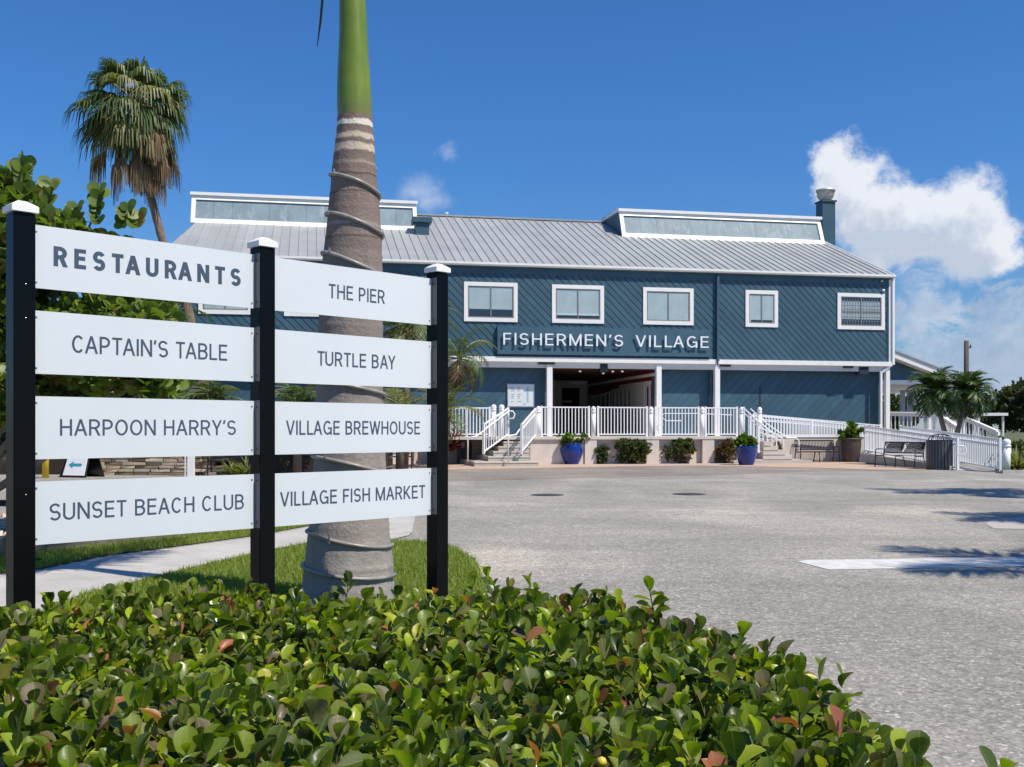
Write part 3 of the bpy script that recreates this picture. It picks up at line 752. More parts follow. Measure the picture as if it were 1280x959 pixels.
# passage interior
PD = 11.0
mb = MB(); mb.box(pasR+.0, pasR+.08, OH+.26, PD, DECK, H_SOF+.05); bpart(mb, 'passage_red_wall', REDW)
mb = MB(); mb.box(pasL-3.5, pasR, OH+.26, PD, H_SOF-.05, H_SOF+.03); bpart(mb, 'passage_ceiling', WOODC)
mb = MB(); mb.box(pasL-3.5, pasR+.1, PD, PD+.1, DECK, H_SOF); bpart(mb, 'passage_back_wall', OFFW)
mb = MB(); mb.box(pasL-3.6, pasL-3.5, OH+.26, PD, DECK, H_SOF); bpart(mb, 'passage_left_wall', OFFW)
mb = MB(); mb.box(pasL-3.5, pasR, OH+.1, PD, DECK-.06, DECK); bpart(mb, 'passage_floor', mat('passage_tile', (.22,.17,.14), .5, .15, 3))
mb = MB(); mb.box(pasR-.05, pasR-.002, .3, PD-.1, H_SOF-.34, H_SOF-.22); bpart(mb, 'crown_trim', WHITE)
# shop fronts along the red wall
X = pasR-.002
def front(y0, y1, z0, z1, glass=True):
    r = empty('shop_front', (X, (y0+y1)/2, DECK), 0, parent=bld); hw = (y1-y0)/2; H_ = z1-DECK
    mb = MB(); mb.box(-.06, 0, -hw, hw, H_-.12, H_); mb.box(-.06, 0, -hw, -hw+.14, 0, H_-.12); mb.box(-.06, 0, hw-.14, hw, 0, H_-.12); mb.box(-.058, 0, -hw+.14, hw-.14, 0, .25); mb.build('frame', OFFW, r)
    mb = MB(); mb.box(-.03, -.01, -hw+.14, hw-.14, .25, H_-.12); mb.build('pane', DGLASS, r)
    return r
front(OH+.45, OH+1.05, DECK, 3.22); 
mb = MB(); mb.box(X-.08, X, OH+1.1, OH+3.0, DECK, 3.22); mb.box(X-.09, X, OH+.38, 5.2, 3.22, 3.34); bpart(mb, 'wall_panel', OFFW)
for k in range(5): front(OH+3.05+k*.62, OH+3.64+k*.62, DECK, 3.2)
front(6.9, 7.6, DECK, 3.1)
for k in range(4): front(7.7+k*.75, 8.4+k*.75, DECK, 3.05)
ub0 = U(702, PD); ub1 = U(724, PD)
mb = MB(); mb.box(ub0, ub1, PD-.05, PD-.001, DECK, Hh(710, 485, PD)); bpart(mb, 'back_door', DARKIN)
mb = MB(); z = Hh(710, 484, PD); mb.box(ub0-.12, ub1+.12, PD-.07, PD-.003, z, z+.1); mb.box(ub1, ub1+.12, PD-.065, PD-.003, DECK, z); mb.box(ub0-.12, ub0, PD-.065, PD-.003, DECK, z); mb.box(ub0, ub1-.4, PD-.08, PD-.052, Hh(710, 503, PD), Hh(710, 501, PD)); bpart(mb, 'door_frame', OFFW)
mb = MB(); mb.box(U(712, PD-2), U(731, PD-2), PD-2.1, PD-2, Hh(720, 480.5, PD-2), Hh(720, 478, PD-2)); bpart(mb, 'tube_light', WHITE)
lm = bpy.data.materials.new('lit_bulb'); lm.use_nodes = True; p_ = lm.node_tree.nodes['Principled BSDF']; p_.inputs['Emission Color'].default_value = (1,.85,.7,1); p_.inputs['Emission Strength'].default_value = .4
for x, y, w_ in ((725,460,2.2),(766,461.5,2.0),(778,461,1.9),(754,465,3.5)):
    mb = MB(); mb.lathe([(.05,0),(.055,.03),(.05,.05)], 10); mb.build('ceiling_lamp', lm, bld, loc=(U(x, w_), w_, H_SOF-.11))
# lower wall notice board
nb = bthing('notice_board', 'white framed notice board of printed listings on the blue wall by the left steps', 'notice board', U(651, OH-.05), OH-.03, Hh(651, 509, OH-.05))
W_ = (U(668, OH)-U(634, OH))/2; H_ = Hh(640, 480, OH)-Hh(640, 509, OH)
mb = MB(); mb.box(-W_, W_, -.03, 0, 0, .04); mb.box(-W_, W_, -.03, 0, H_-.04, H_); mb.box(-W_, -W_+.04, -.029, 0, .04, H_-.04); mb.box(W_-.04, W_, -.029, 0, .04, H_-.04); mb.build('frame', STEEL, nb)
mb = MB(); mb.box(-W_+.04, W_-.04, -.02, -.002, .04, H_-.04); mb.build('poster', PANEL, nb)
mb = MB()
for cx in (-W_+.16, -W_+.42):
    for k in range(9):
        z = H_-.15-k*.072; l = rnd.uniform(.09, .17)
        if k % 4 == 3: continue
        mb.box(cx, cx+l, -.0215, -.0205, z, z+.022)
mb.build('printing', PRINTG, nb)
mb = MB(); mb.box(W_-.32, W_-.24, -.0215, -.0205, .18, H_-.12); mb.box(.1, .2, -.0215, -.0205, .08, .16); mb.build('picture', PRINTB, nb)
# building sign: board and single letters
def uL(x): return U(x, -.2)
sb = bthing('building_sign', "blue sign board with raised white letters FISHERMEN'S VILLAGE over the entrance", 'sign', (uL(622)+uL(889))/2, -.02, Hh(622, 442.5, -.2))
s0, s1 = uL(622.5), uL(889.5); mid = (s0+s1)/2; zb0 = Hh(622, 441.5, -.2); SH = Hh(622, 406, -.2)-zb0
mb = MB(); mb.box(s0-mid, s1-mid, -.15, 0, 0, SH); mb.build('board', BLUE, sb)
def raised(text, x0, x1, zc, cap, t=.112):
    Wt, lay = layout(text, t, .22)
    sx = (x1-x0)/Wt
    for ch, x, w, st in lay:
        if not st: continue
        mb = MB()
        for si, q in letter_poly(st, t, sx, cap):
            d = .035+.0006*si
            mb.prism([(x0+x*sx+p[0], 0, zc+p[1]) for p in q], (0, -d, 0))
        o = mb.build('letter', LETTERW, sb, loc=(0, -.22, 0))
# letters FISHERMEN'S and VILLAGE
zc = Hh(631, 429.7, -.33)-zb0
def uM(x): return U(x, -.33)-mid
raised("FISHERMEN’S", uM(630), uM(780), zc, .468)
raised("VILLAGE", uM(796), uM(887), zc, .468)

# ------------------------------------------------------------------ raised deck, steps, ramp
DW = -3.1                                        # front face of the deck
dk = bthing('deck', 'beige stucco raised terrace with shallow piers running below the white railing', 'terrace', U(663, DW), DW, 0)
d0 = U(663, DW); dend = U(946, DW)
def dl(x): return U(x, DW)-d0
mb = MB(); mb.box(0, dend-d0, .18, 2.9, 0, DECK-.10); mb.build('terrace_wall', STUCCO, dk)
mb = MB(); mb.box(-3.6, dend-d0+.02, -.02, OH+3.1+.0, DECK-.10, DECK-.0); mb.build('terrace_slab', STUCCO, dk)
for a, c in ((663, 730.5), (731, 746), (808, 824), (878, 893), (921, 946)):
    mb = MB(); mb.box(dl(a), dl(c), .06 if a == 663 else 0, .178, 0, DECK-.102); mb.build('pier', STUCCO, dk, bevel=.01)
lx = U(560, DW)-d0-6
mb = MB(); mb.box(lx, -3.55, 1.9, 3.8, 0, DECK-.10); mb.box(lx, -3.62, 1.85, 3.81, DECK-.10, DECK); mb.build('terrace_wall', STUCCO, dk)
mb = MB(); mb.box(-3.55, -.02, 1.9, 3.8, 0, DECK-.102); mb.build('terrace_wall', CONC, dk)

BALM = {}
def rail_run(A, Bp, label, height=1.07, gap=.132, double=False, th=.042, posts=(True, True), group='white metal railings', name='railing', basegap=.09, postth=.075, cat='railing'):
    A = Vector(A); Bp = Vector(Bp); d = Bp-A; L = Vector((d.x, d.y)).length; rz = math.atan2(d.y, d.x); slope = d.z/L
    r = empty(name, A, rz, label, cat, group)
    def zz(x): return slope*x
    for k, on in enumerate(posts):
        if on: x = 0 if k == 0 else L; mb = MB(); mb.box(x-postth/2, x+postth/2, -postth/2, postth/2, zz(x), zz(x)+height+.05); mb.build('post', WHITEM, r)
    mb = MB(); mb.beam((0,0,height), (L,0,zz(L)+height), th*1.3, th*1.2); mb.build('top_rail', WHITEM, r)
    if double: mb = MB(); mb.beam((0,0,height-.17), (L,0,zz(L)+height-.17), th, th*.9); mb.build('mid_rail', WHITEM, r)
    mb = MB(); mb.beam((0,0,basegap), (L,0,zz(L)+basegap), th*1.1, th*1.1); mb.build('bottom_rail', WHITEM, r)
    key = (round(height, 3), th)
    if key not in BALM: mb = MB(); mb.box(-.017, .017, -.017, .017, 0, height-basegap-.03); BALM[key] = mb.mesh('baluster', WHITEM)
    n = max(1, int(round(L/gap)))
    for k in range(1, n):
        x = L*k/n; obj_from(BALM[key], 'baluster', r, (x, 0, zz(x)+basegap+.015))
    return r
RW = DW+.16
def Bd(x, w=RW, h=DECK): return B(U(x, w), w, h)
names = ['first white railing panel right of the left steps, above the blue pot', 'white railing panel in front of the open entrance, between two round-topped posts', 'white railing panel over the third bush, before the shaded blue wall', 'white railing panel just left of the right-hand steps']
for (a, c), lb in zip(((677, 736), (747.5, 808.5), (819.5, 873), (882, 921)), names):
    rail_run(Bd(a), Bd(c), lb, height=1.10)
def capped_post(p, h, label, r=.085, name='post', group='round-topped white posts of the terrace'):
    t = empty(name, p, TH, label, 'post', group)
    mb = MB(); mb.lathe([(r,0),(r,h-.22)], 16); mb.build('shaft', WHITEM, t, smooth=True)
    mb = MB(); mb.lathe([(r*1.18,h-.22),(r*1.18,h-.19),(r*.9,h-.17),(r*1.1,h-.13),(r*1.12,h-.07),(r*.9,h-.02),(r*.45,h+.015),(.004,h+.025)], 16); mb.build('cap', WHITEM, t, smooth=True)
    return t
for x, lb in ((673, 'right beside the left steps'), (741.8, 'above the pier right of the left blue pot'), (813.8, 'at the right edge of the open entrance'), (877.8, 'two to the left of the right-hand steps'), (927, 'at the head of the right-hand steps'), (949.5, 'just right of the right-hand steps')):
    capped_post(Bd(x), 1.12, 'round-topped white post '+lb)
# railings left of the left steps (further back)
WL = DW+2.0
rail_run(B(U(565, WL), WL, DECK), B(U(583, WL), WL, DECK), 'short white railing panel behind the left litter bin', height=1.10, gap=.15)
rail_run(B(U(583.5, WL), WL, DECK), B(U(612, WL), WL, DECK), 'white railing panel between the litter bin and the left steps', height=1.10, gap=.12)
rail_run(B(U(440, WL), WL, DECK), B(U(564, WL), WL, DECK), 'long white railing panel mostly hidden behind the signposts', height=1.10)
for x, k in ((617, 'left'), (627, 'right')): capped_post(B(U(x, WL+.1), WL+.1, DECK), 1.22, 'stout white round-topped post, %s one of the pair above the left steps' % k, r=.10)
# left steps: six treads narrowing towards the top
stp = bthing('steps', 'grey concrete steps with white rails left of the blue pot, near the signposts', 'steps', U(633, DW-1.4), DW-1.4, 0)
o0 = U(633, DW-1.4)
N = 6
for k in range(N):
    w0 = DW-1.45+.33*k if k else DW-1.75
    f = k/(N-1)
    xl = (593 if k == 0 else 604+32*f); xr = 673 if k == 0 else 662
    a, c = U(xl, w0)-o0, U(xr, w0)-o0
    mb = MB(); mb.box(a, c, w0-DW+1.4, 1.4+2.3-.002*k, .172*k+.001, .172*(k+1)-.001); mb.build('step', CONC, stp)
    mb = MB(); mb.box(a-.005, c+.005, w0-DW+1.4-.02, w0-DW+1.4+.06, .172*(k+1)-.045, .172*(k+1)+.003); mb.build('nosing', mat('pale_nosing', (.60,.57,.50), .8, .06), stp)
def hand(pts, r, label, group='curved white handrails of the steps'):
    o = Vector(pts[0]); mb = MB(); mb.tube([Vector(p)-o for p in pts], r, 8)
    ob = mb.build('handrail', WHITEM, smooth=True, loc=o); return tag(ob, label, 'handrail', group)
def PB(x, y, w):                                  # pixel on plane w -> world point
    u_, h_ = uh(x, y, w); return B(u_, w, h_)
def pf(x, y, w): return PB(x, y, w)
# stair rails (balusters between sloping rails)
def stair_rail(p0, p1, w0, w1, label, **k):
    A = PB(p0[0], p0[1], w0); C2 = PB(p1[0], p1[1], w1); return rail_run(A, C2, label, **k)
stair_rail((604.5, 568), (635, 546), DW-1.35, DW+.25, 'sloping white baluster railing on the left side of the left steps', height=1.05, gap=.19, double=True)
stair_rail((652, 568), (669, 547), DW-1.35, DW+.1, 'sloping white baluster railing on the right side of the left steps', height=1.05, gap=.19, double=True)
hand([pf(584.8,577,DW-1.9), pf(584.8,550,DW-1.9), pf(586.5,546.5,DW-1.9), pf(595,545.5,DW-1.7), pf(604,539,DW-1.4), pf(636,514,DW+.1), pf(641,514,DW+.1), pf(643.5,518,DW+.1), pf(642,523,DW+.1), pf(636,523.5,DW+.1)], .026, 'white tubular handrail with looped end on the left side of the left steps')
hand([pf(635.3,578.5,DW-1.9), pf(635.3,548,DW-1.9), pf(637,544.5,DW-1.9), pf(645,543.5,DW-1.6), pf(650,536,DW-1.3), pf(669,511,DW+.0)], .026, 'white tubular handrail on the right side of the left steps')
# right-hand steps, going down to the right
sr = bthing('steps', 'pale concrete steps descending to the right beside the right blue pot', 'steps', dend, DW, 0)
for k in range(5):
    mb = MB(); mb.box(0-.3 if k == 0 else 0, .30*(5-k), -.55-.02*k, .9-.002*k, .17*k+.001, .17*(k+1)); mb.build('step', mat('pale_concrete', (.56,.52,.46), .85, .07), sr)
mb = MB(); mb.box(-1.2, 2.0, -.62, 1.0, .002, .12); mb.build('landing', CONC, sr)
DR = DW-.5
stair_rail((948, 566), (976, 577), DR, DR, 'sloping white railing along the front of the right-hand steps', height=.98, gap=.2, double=True, posts=(True, False))
hand([pf(929,510,DW+.1), pf(948,527,DR+.2), pf(972,546,DR), pf(976,547,DR), pf(979,550,DR), pf(979.5,580,DR)], .028, 'bent white handrail reaching the paving at the foot of the right-hand steps, nearer one')
hand([pf(938,511,DW+1.0), pf(960,531,DW+.8), pf(984,547.5,DW+.6), pf(995,547.5,DW+.6), pf(998.5,551,DW+.6), pf(999,577,DW+.6)], .028, 'bent white handrail right of the right-hand steps, further one beside the bench')
tag(rail_run(Bd(930, DW+.25, DECK), Bd(947, DW+.05, DECK-.55), 'short sloping white railing at the top of the right-hand steps', height=1.1, gap=.16, double=True))
# ramp wall and upper ramp railing
rw = bthing('ramp_wall', 'long beige wall of the ramp behind the first bench and brown planter', 'wall', U(958, DW+1.0), DW+1.0, 0)
a0 = U(958, DW+1.0); a1 = U(1082, DW+1.0)
mb = MB(); mb.box(0, a1-a0, 0, .2, 0, .99); mb.build('wall_face', STUCCO, rw)
mb = MB(); mb.box(-.02, a1-a0+.02, -.03, .24, .99, 1.10); mb.build('coping', WHITE, rw)
mb = MB(); mb.prism([(.1,.25,.0),(a1-a0,.25,.0),(a1-a0,.25,.42),(.1,.25,.85)], (0,1.5,0)); mb.build('ramp_surface', PAVE, rw)
wq = DW+1.4
pA = B(U(938, wq), wq, Hh(938, 519.5, wq)-1.07); pB = B(U(1015, wq), wq, Hh(1015, 526, wq)-1.07); pC = B(U(1092, wq), wq, Hh(1092, 534, wq)-1.07)
rail_run(pA, pB, 'white railing of the upper ramp above the first bench, left half', double=True)
rail_run(pB, pC, 'white railing of the upper ramp ending by the brown planter', double=True, posts=(False, True))
wq2 = DW+2.5
rail_run(B(U(942, wq2), wq2, .85), B(U(1100, wq2), wq2, .40), 'white railing of the ramp nearest the blue wall', double=True)
# lower ramp coming forward on the right
r0 = P(1082, 565, 39.5); r0.z = .42; r1 = G(1197, 588); r2a = r0+Vector((1.35, .1, 0)); r2b = Vector((G(1250, 590).x, G(1250,590).y, 0))
rail_run(r0, r1, 'long white railing of the lower ramp behind the second bench and litter bin', double=True, gap=.122, height=1.0)
rail_run(r2a, r2b, 'white railing of the lower ramp ending beside the white bollard', double=True, gap=.122, height=1.0)
mb = MB(); o = Vector((r0.x, r0.y, 0))
pp = [r0, r1, r2b, r2a]; top = [Vector((p.x, p.y, max(p.z, .015)))-o for p in pp]; bot = [Vector((p.x, p.y, -.01))-o for p in pp]
mb.add(bot+top, [(3,2,1,0),(4,5,6,7),(0,1,5,4),(1,2,6,5),(2,3,7,6),(3,0,4,7)])
ob = mb.build('lower_ramp', PAVE, loc=o); struct(ob)
mb = MB(); mb.beam(r0+Vector((-.12,-.02,-.18)), r1+Vector((-.1,0.25,-.02)), .14, .30); ob = mb.build('ramp_kerb', CONC); struct(ob)
# handrail loop ends
hand([r2b+Vector((.0,0,.80)), r2b+Vector((.22,0,.80)), r2b+Vector((.31,0,.74)), r2b+Vector((.34,0,.65)), r2b+Vector((.31,0,.57)), r2b+Vector((.22,0,.52)), r2b+Vector((0,0,.52))], .02, 'white looped handrail end beside the white bollard', 'looped handrail ends')
q = r2b+Vector((-1.35,.1,0)); hand([q+Vector((.0,0,.80)), q+Vector((.26,0,.80)), q+Vector((.35,0,.74)), q+Vector((.36,0,.62)), q+Vector((.3,0,.54)), q+Vector((.0,0,.52))], .02, 'white looped handrail end seen through the lower ramp railing', 'looped handrail ends')
q = PB(828, 540, RW+.1); hand([q, q+Vector((-.12,0,.0)), q+Vector((-.2,0,.1)), q+Vector((-.2,0,.22)), q+Vector((-.1,0,.3)), q+Vector((.05,0,.3))], .016, 'small grey hoop behind the railing right of the entrance', 'looped handrail ends')
# inner railing seen through the third panel (ramp rail loops)
wi = DW+1.5
hand([PB(852,526,wi), PB(832,526,wi), PB(827,521,wi), PB(830,517,wi), PB(875,517,wi), PB(915,519,wi)], .018, 'white looped inner handrail behind the third railing panel', 'looped handrail ends')
capped = capped_post(G(1258, 590.5), 1.00, 'white round-topped bollard at the right edge by the green shrubs', r=.115, name='bollard', group=None)
capped['category'] = 'bollard'

# ------------------------------------------------------------------ foliage helpers
SHRUBM = leafmat('shrub_leaf', [(0,(.035,.06,.018)),(.4,(.06,.095,.03)),(.7,(.11,.14,.045)),(.88,(.17,.17,.06)),(.95,(.22,.12,.05)),(1,(.13,.08,.04))], .45, .25)
REDSHRUB = leafmat('copper_leaf', [(0,(.05,.06,.025)),(.4,(.12,.07,.04)),(.75,(.20,.10,.05)),(1,(.26,.16,.07))], .45, .25)
TREEM = leafmat('tree_leaf', [(0,(.020,.038,.012)),(.5,(.042,.065,.020)),(.85,(.075,.095,.030)),(1,(.11,.10,.045))], .5, .25)
POTM = leafmat('pot_plant_leaf', [(0,(.04,.09,.015)),(.5,(.09,.17,.025)),(.85,(.17,.24,.04)),(1,(.28,.30,.10))], .35, .35)
GRAPEM = leafmat('round_leaf', [(0,(.07,.12,.022)),(.35,(.12,.185,.035)),(.65,(.18,.245,.05)),(.85,(.26,.31,.09)),(.95,(.24,.20,.05)),(1,(.28,.13,.05))], .42, .38, .4)
FROND = leafmat('palm_leaflet', [(0,(.045,.085,.020)),(.5,(.08,.125,.035)),(.85,(.13,.165,.05)),(1,(.20,.20,.08))], .42, .3, obj=False)
FRONDY = leafmat('yellowing_leaflet', [(0,(.11,.14,.045)),(.5,(.20,.22,.08)),(.8,(.33,.29,.12)),(1,(.36,.26,.13))], .5, .35, obj=False)
FRONDD = leafmat('dark_palm_leaflet', [(0,(.035,.08,.022)),(.5,(.065,.125,.032)),(.85,(.12,.18,.05)),(1,(.18,.21,.07))], .4, .25, obj=False)
DEAD = leafmat('dead_leaflet', [(0,(.09,.06,.035)),(.4,(.17,.115,.065)),(.8,(.27,.19,.11)),(1,(.34,.26,.16))], .8, .2, .2, obj=False)
TWIG = mat('twig', (.075,.05,.035), .9, .3, 30)
REDL = leafmat('red_leaf', [(0,(.10,.01,.012)),(.5,(.17,.03,.03)),(1,(.10,.06,.03))], .4, .3)

def blob_leaves(blobs, n, size, tpl, m, name, parent=None, hollow=.55, upbias=.35, seed=1, stretch=1.0):
    """blobs: (centre, rx, ry, rz); leaves clumped on many small sub-clusters in the shells"""
    r = np.random.default_rng(seed); Os = []; Ys = []; Ns = []
    vol = np.array([b[1]*b[2]+b[2]*b[3] for b in blobs]); vol = vol/vol.sum()
    for (c, rx, ry, rz), v in zip(blobs, vol):
        k = max(3, int(n*v)); nc = max(4, int(k/26))
        d = rand_unit(nc, r); rad = r.uniform(hollow, 1, nc)**.6
        cc = np.array(c)+d*rad[:, None]*np.array([rx, ry, rz])
        cs = r.uniform(.6, 1.25, nc)*min(rx, ry, rz)*.30
        which = r.integers(0, nc, k)
        off = rand_unit(k, r)*(r.uniform(.1, 1, k)**.5)[:, None]
        O = cc[which]+off*cs[which][:, None]
        out = d[which]*.6+off*.8+np.array([0,0,upbias])+r.normal(0, .35, (k,3))
        Os.append(O); Ys.append(out+r.normal(0,.3,(k,3))); Ns.append(out*.4+np.array([0,0,.8])+r.normal(0,.45,(k,3)))
    O = np.concatenate(Os); Y = np.concatenate(Ys); N = np.concatenate(Ns)
    S = r.uniform(.65, 1.25, len(O))*size
    me = scatter_mesh(name, tpl[0], tpl[1], O, Y, N, S, m)
    return obj_from(me, name, parent)
def shrub(p, w, d, h, label, m=SHRUBM, n=1500, size=.09, seed=1, group=None, name='shrub', tpl=SMALL_LEAF):
    t = empty(name, p, 0, label, 'shrub', group)
    r = random.Random(seed)
    bl = [((0,0,h*.45), w*.42, d*.42, h*.45)]+[((r.uniform(-.32,.32)*w, r.uniform(-.3,.3)*d, r.uniform(.35,.78)*h), w*r.uniform(.18,.3), d*.25, h*r.uniform(.2,.3)) for _ in range(6)]
    blob_leaves(bl, n, size, tpl, m, 'foliage', t, .2, seed=seed)
    mb = MB()
    for k in range(9):
        a = r.uniform(0, 6.28); q = (math.cos(a)*w*.35*r.uniform(.3,1), math.sin(a)*d*.35*r.uniform(.3,1), h*r.uniform(.6,1.02)); mb.tube([(q[0]*.1,q[1]*.1,0), (q[0]*.6,q[1]*.6,q[2]*.55), q], [.014,.01,.004], 5)
    mb.build('stem', TWIG, t); return t
def frond_arrays(base, az, elev, L, droop, nl, ll, r, vee=.5, wid=1.0, hang=.25):
    """feather frond: returns rachis points and leaflet arrays"""
    n = 14; pts = []; p = np.array(base, float); e = elev; step = L/n
    dirs = []
    for i in range(n+1):
        d = np.array([math.cos(e)*math.cos(az), math.cos(e)*math.sin(az), math.sin(e)]); pts.append(p.copy()); dirs.append(d); p = p+d*step
        e -= droop*(.4+1.3*i/n)/n
    O = []; Y = []; N = []; S = []
    side = np.array([-math.sin(az), math.cos(az), 0])
    for s_ in (-1, 1):
        for k in range(nl):
            t = .12+.88*(k+.5*r.random())/nl; f = t*n; i = min(n-1, int(f)); q = pts[i]+(pts[i+1]-pts[i])*(f-i); d = dirs[i]
            up = np.cross(side, d); up = up if up[2] > 0 else -up
            y = side*s_*(.95-.25*t)+d*(.35+.6*t)+up*(vee-.1*k/nl)+np.array([0,0,-hang])+r.normal(0,.07,3)
            l = ll*(math.sin(math.pi*min(1, .18+.80*t))**.7)*r.uniform(.85,1.1)
            O.append(q); Y.append(y); N.append(up+r.normal(0,.2,3)); S.append((l*wid, l, l))
    return pts, O, Y, N, S
def feather_palm(p, trunk_pts, trunk_r, fronds, label, name='palm_tree', mfr=FROND, seed=3, L=1.6, ll=.5, nl=26, group=None, droop=1.6, wid=1.0, rmat=None, dead=0, elev=(-.35, 1.35), barkm=BARKP, shaft=None, cat='palm tree', hang=.25):
    t = empty(name, p, 0, label, cat, group); r = np.random.default_rng(seed)
    mb = MB(); mb.tube([Vector(q) for q in trunk_pts], trunk_r, 10); mb.build('trunk', barkm, t, smooth=True)
    top = np.array(trunk_pts[-1], float)
    if shaft: mb = MB(); mb.tube([Vector(top)-Vector((0,0,.02)), Vector(top)+Vector((0,0,shaft*.5)), Vector(top)+Vector((0,0,shaft))], [trunk_r[-1]*1.25, trunk_r[-1]*1.05, trunk_r[-1]*.5], 10); mb.build('crownshaft', FRONDY if 0 else mat('green_shaft', (.13,.22,.05), .4, .15, 5), t, smooth=True); top = top+np.array([0,0,shaft*.85])
    for i in range(fronds):
        az = i*2.399+r.uniform(-.3,.3); f = (i+.5)/fronds; el = elev[1]+(elev[0]-elev[1])*f+r.uniform(-.12,.12)
        pts, O, Y, N, S = frond_arrays(top, az, el, L*r.uniform(.85,1.1), droop*(.75+.5*f), nl, ll, r, wid=wid, hang=hang)
        mm = DEAD if i >= fronds-dead else (FRONDY if (mfr is not FRONDD and r.random() < .22) else mfr)
        fo = obj_from(scatter_mesh('frond', NEEDLE[0], NEEDLE[1], O, Y, N, S, mm), 'frond', t)
        mb = MB(); mb.tube([Vector(q) for q in pts], [L*.014*(1-.85*k/14)+.003 for k in range(15)], 5, False); mb.build('rachis', mat('rachis_green', (.20,.24,.08), .5, .1), fo)
    return t

# shrubs in front of the deck
WS = DW-.1
def ground_at(x, w): return B(U(x, w), w, 0)
gsh = 'bushes planted along the foot of the beige terrace wall'
shrub(ground_at(753, DW-.0), .65, .5, .72, 'small low bush right of the left blue pot', n=1100, seed=4, group=gsh)
shrub(ground_at(789, DW+.0), 1.55, .9, 1.0, 'wide green bush below the railing in front of the entrance', n=4200, seed=5, group=gsh)
shrub(ground_at(849, DW+.0), 1.5, .9, .98, 'bush between the two narrow beige piers right of the entrance', n=3800, seed=6, group=gsh)
shrub(ground_at(906, DW+.0), 1.0, .8, 1.0, 'coppery bush immediately left of the right blue pot', m=REDSHRUB, n=3600, seed=8, group=gsh)
shrub(ground_at(972, DW+.7), .9, .6, .85, 'dark bush seen through the rails of the right-hand steps', n=1000, seed=9, group=gsh)
def potted(p, prof, m, label, plant_h, plant_w, name='potted_plant', fm=POTM, seed=2, n=500, size=.16):
    t = empty(name, p, 0, label, 'plant pot')
    mb = MB(); top = prof[-1]; inner = [(top[0]-.05, top[1]), (top[0]-.07, top[1]-.12), (.002, top[1]-.12)]
    mb.lathe(prof+inner, 32, cap=False); mb.build('pot', m, t, smooth=True)
    mb = MB(); mb.lathe([(top[0]-.068, top[1]-.10), (.001, top[1]-.09)], 20, cap=False); mb.build('soil', SOIL, t)
    h = top[1]
    blob_leaves([((0,0,h+plant_h*.35), plant_w*.4, plant_w*.4, plant_h*.55), ((-plant_w*.28,0,h+plant_h*.25), plant_w*.22, plant_w*.2, plant_h*.3), ((plant_w*.28,.05,h+plant_h*.3), plant_w*.22, plant_w*.2, plant_h*.35)], n, size, ROUND_LEAF, fm, 'foliage', t, .1, .8, seed)
    return t
bprof = [(.26,0),(.27,.03),(.33,.16),(.41,.36),(.445,.52),(.44,.62),(.39,.70),(.375,.73),(.40,.76),(.405,.79)]
p1 = G(714.5, 580.5); potted(p1, bprof, COBALT, 'glossy cobalt blue pot with leafy plant beside the left steps', .42, 1.15, seed=5, n=420)
bp2 = [(.26,0),(.27,.02),(.31,.14),(.37,.36),(.395,.52),(.40,.64),(.415,.68),(.42,.74),(.40,.75)]
p2 = G(933, 581.5); potted(p2, [(a*.98, z*.92) for a, z in bp2], COBALT, 'glossy cobalt blue pot with leafy plant in front of the right-hand steps', .40, .95, seed=6, n=420)
p3 = P(1064, 575, 41.5); p3.z = .0
potted(p3, [(.30,0),(.31,.05),(.36,.4),(.39,.75),(.38,.86),(.41,.90),(.41,.96)], POTB, 'tall dark brown planter with plant between the two black benches', .55, 1.15, seed=9, n=520)

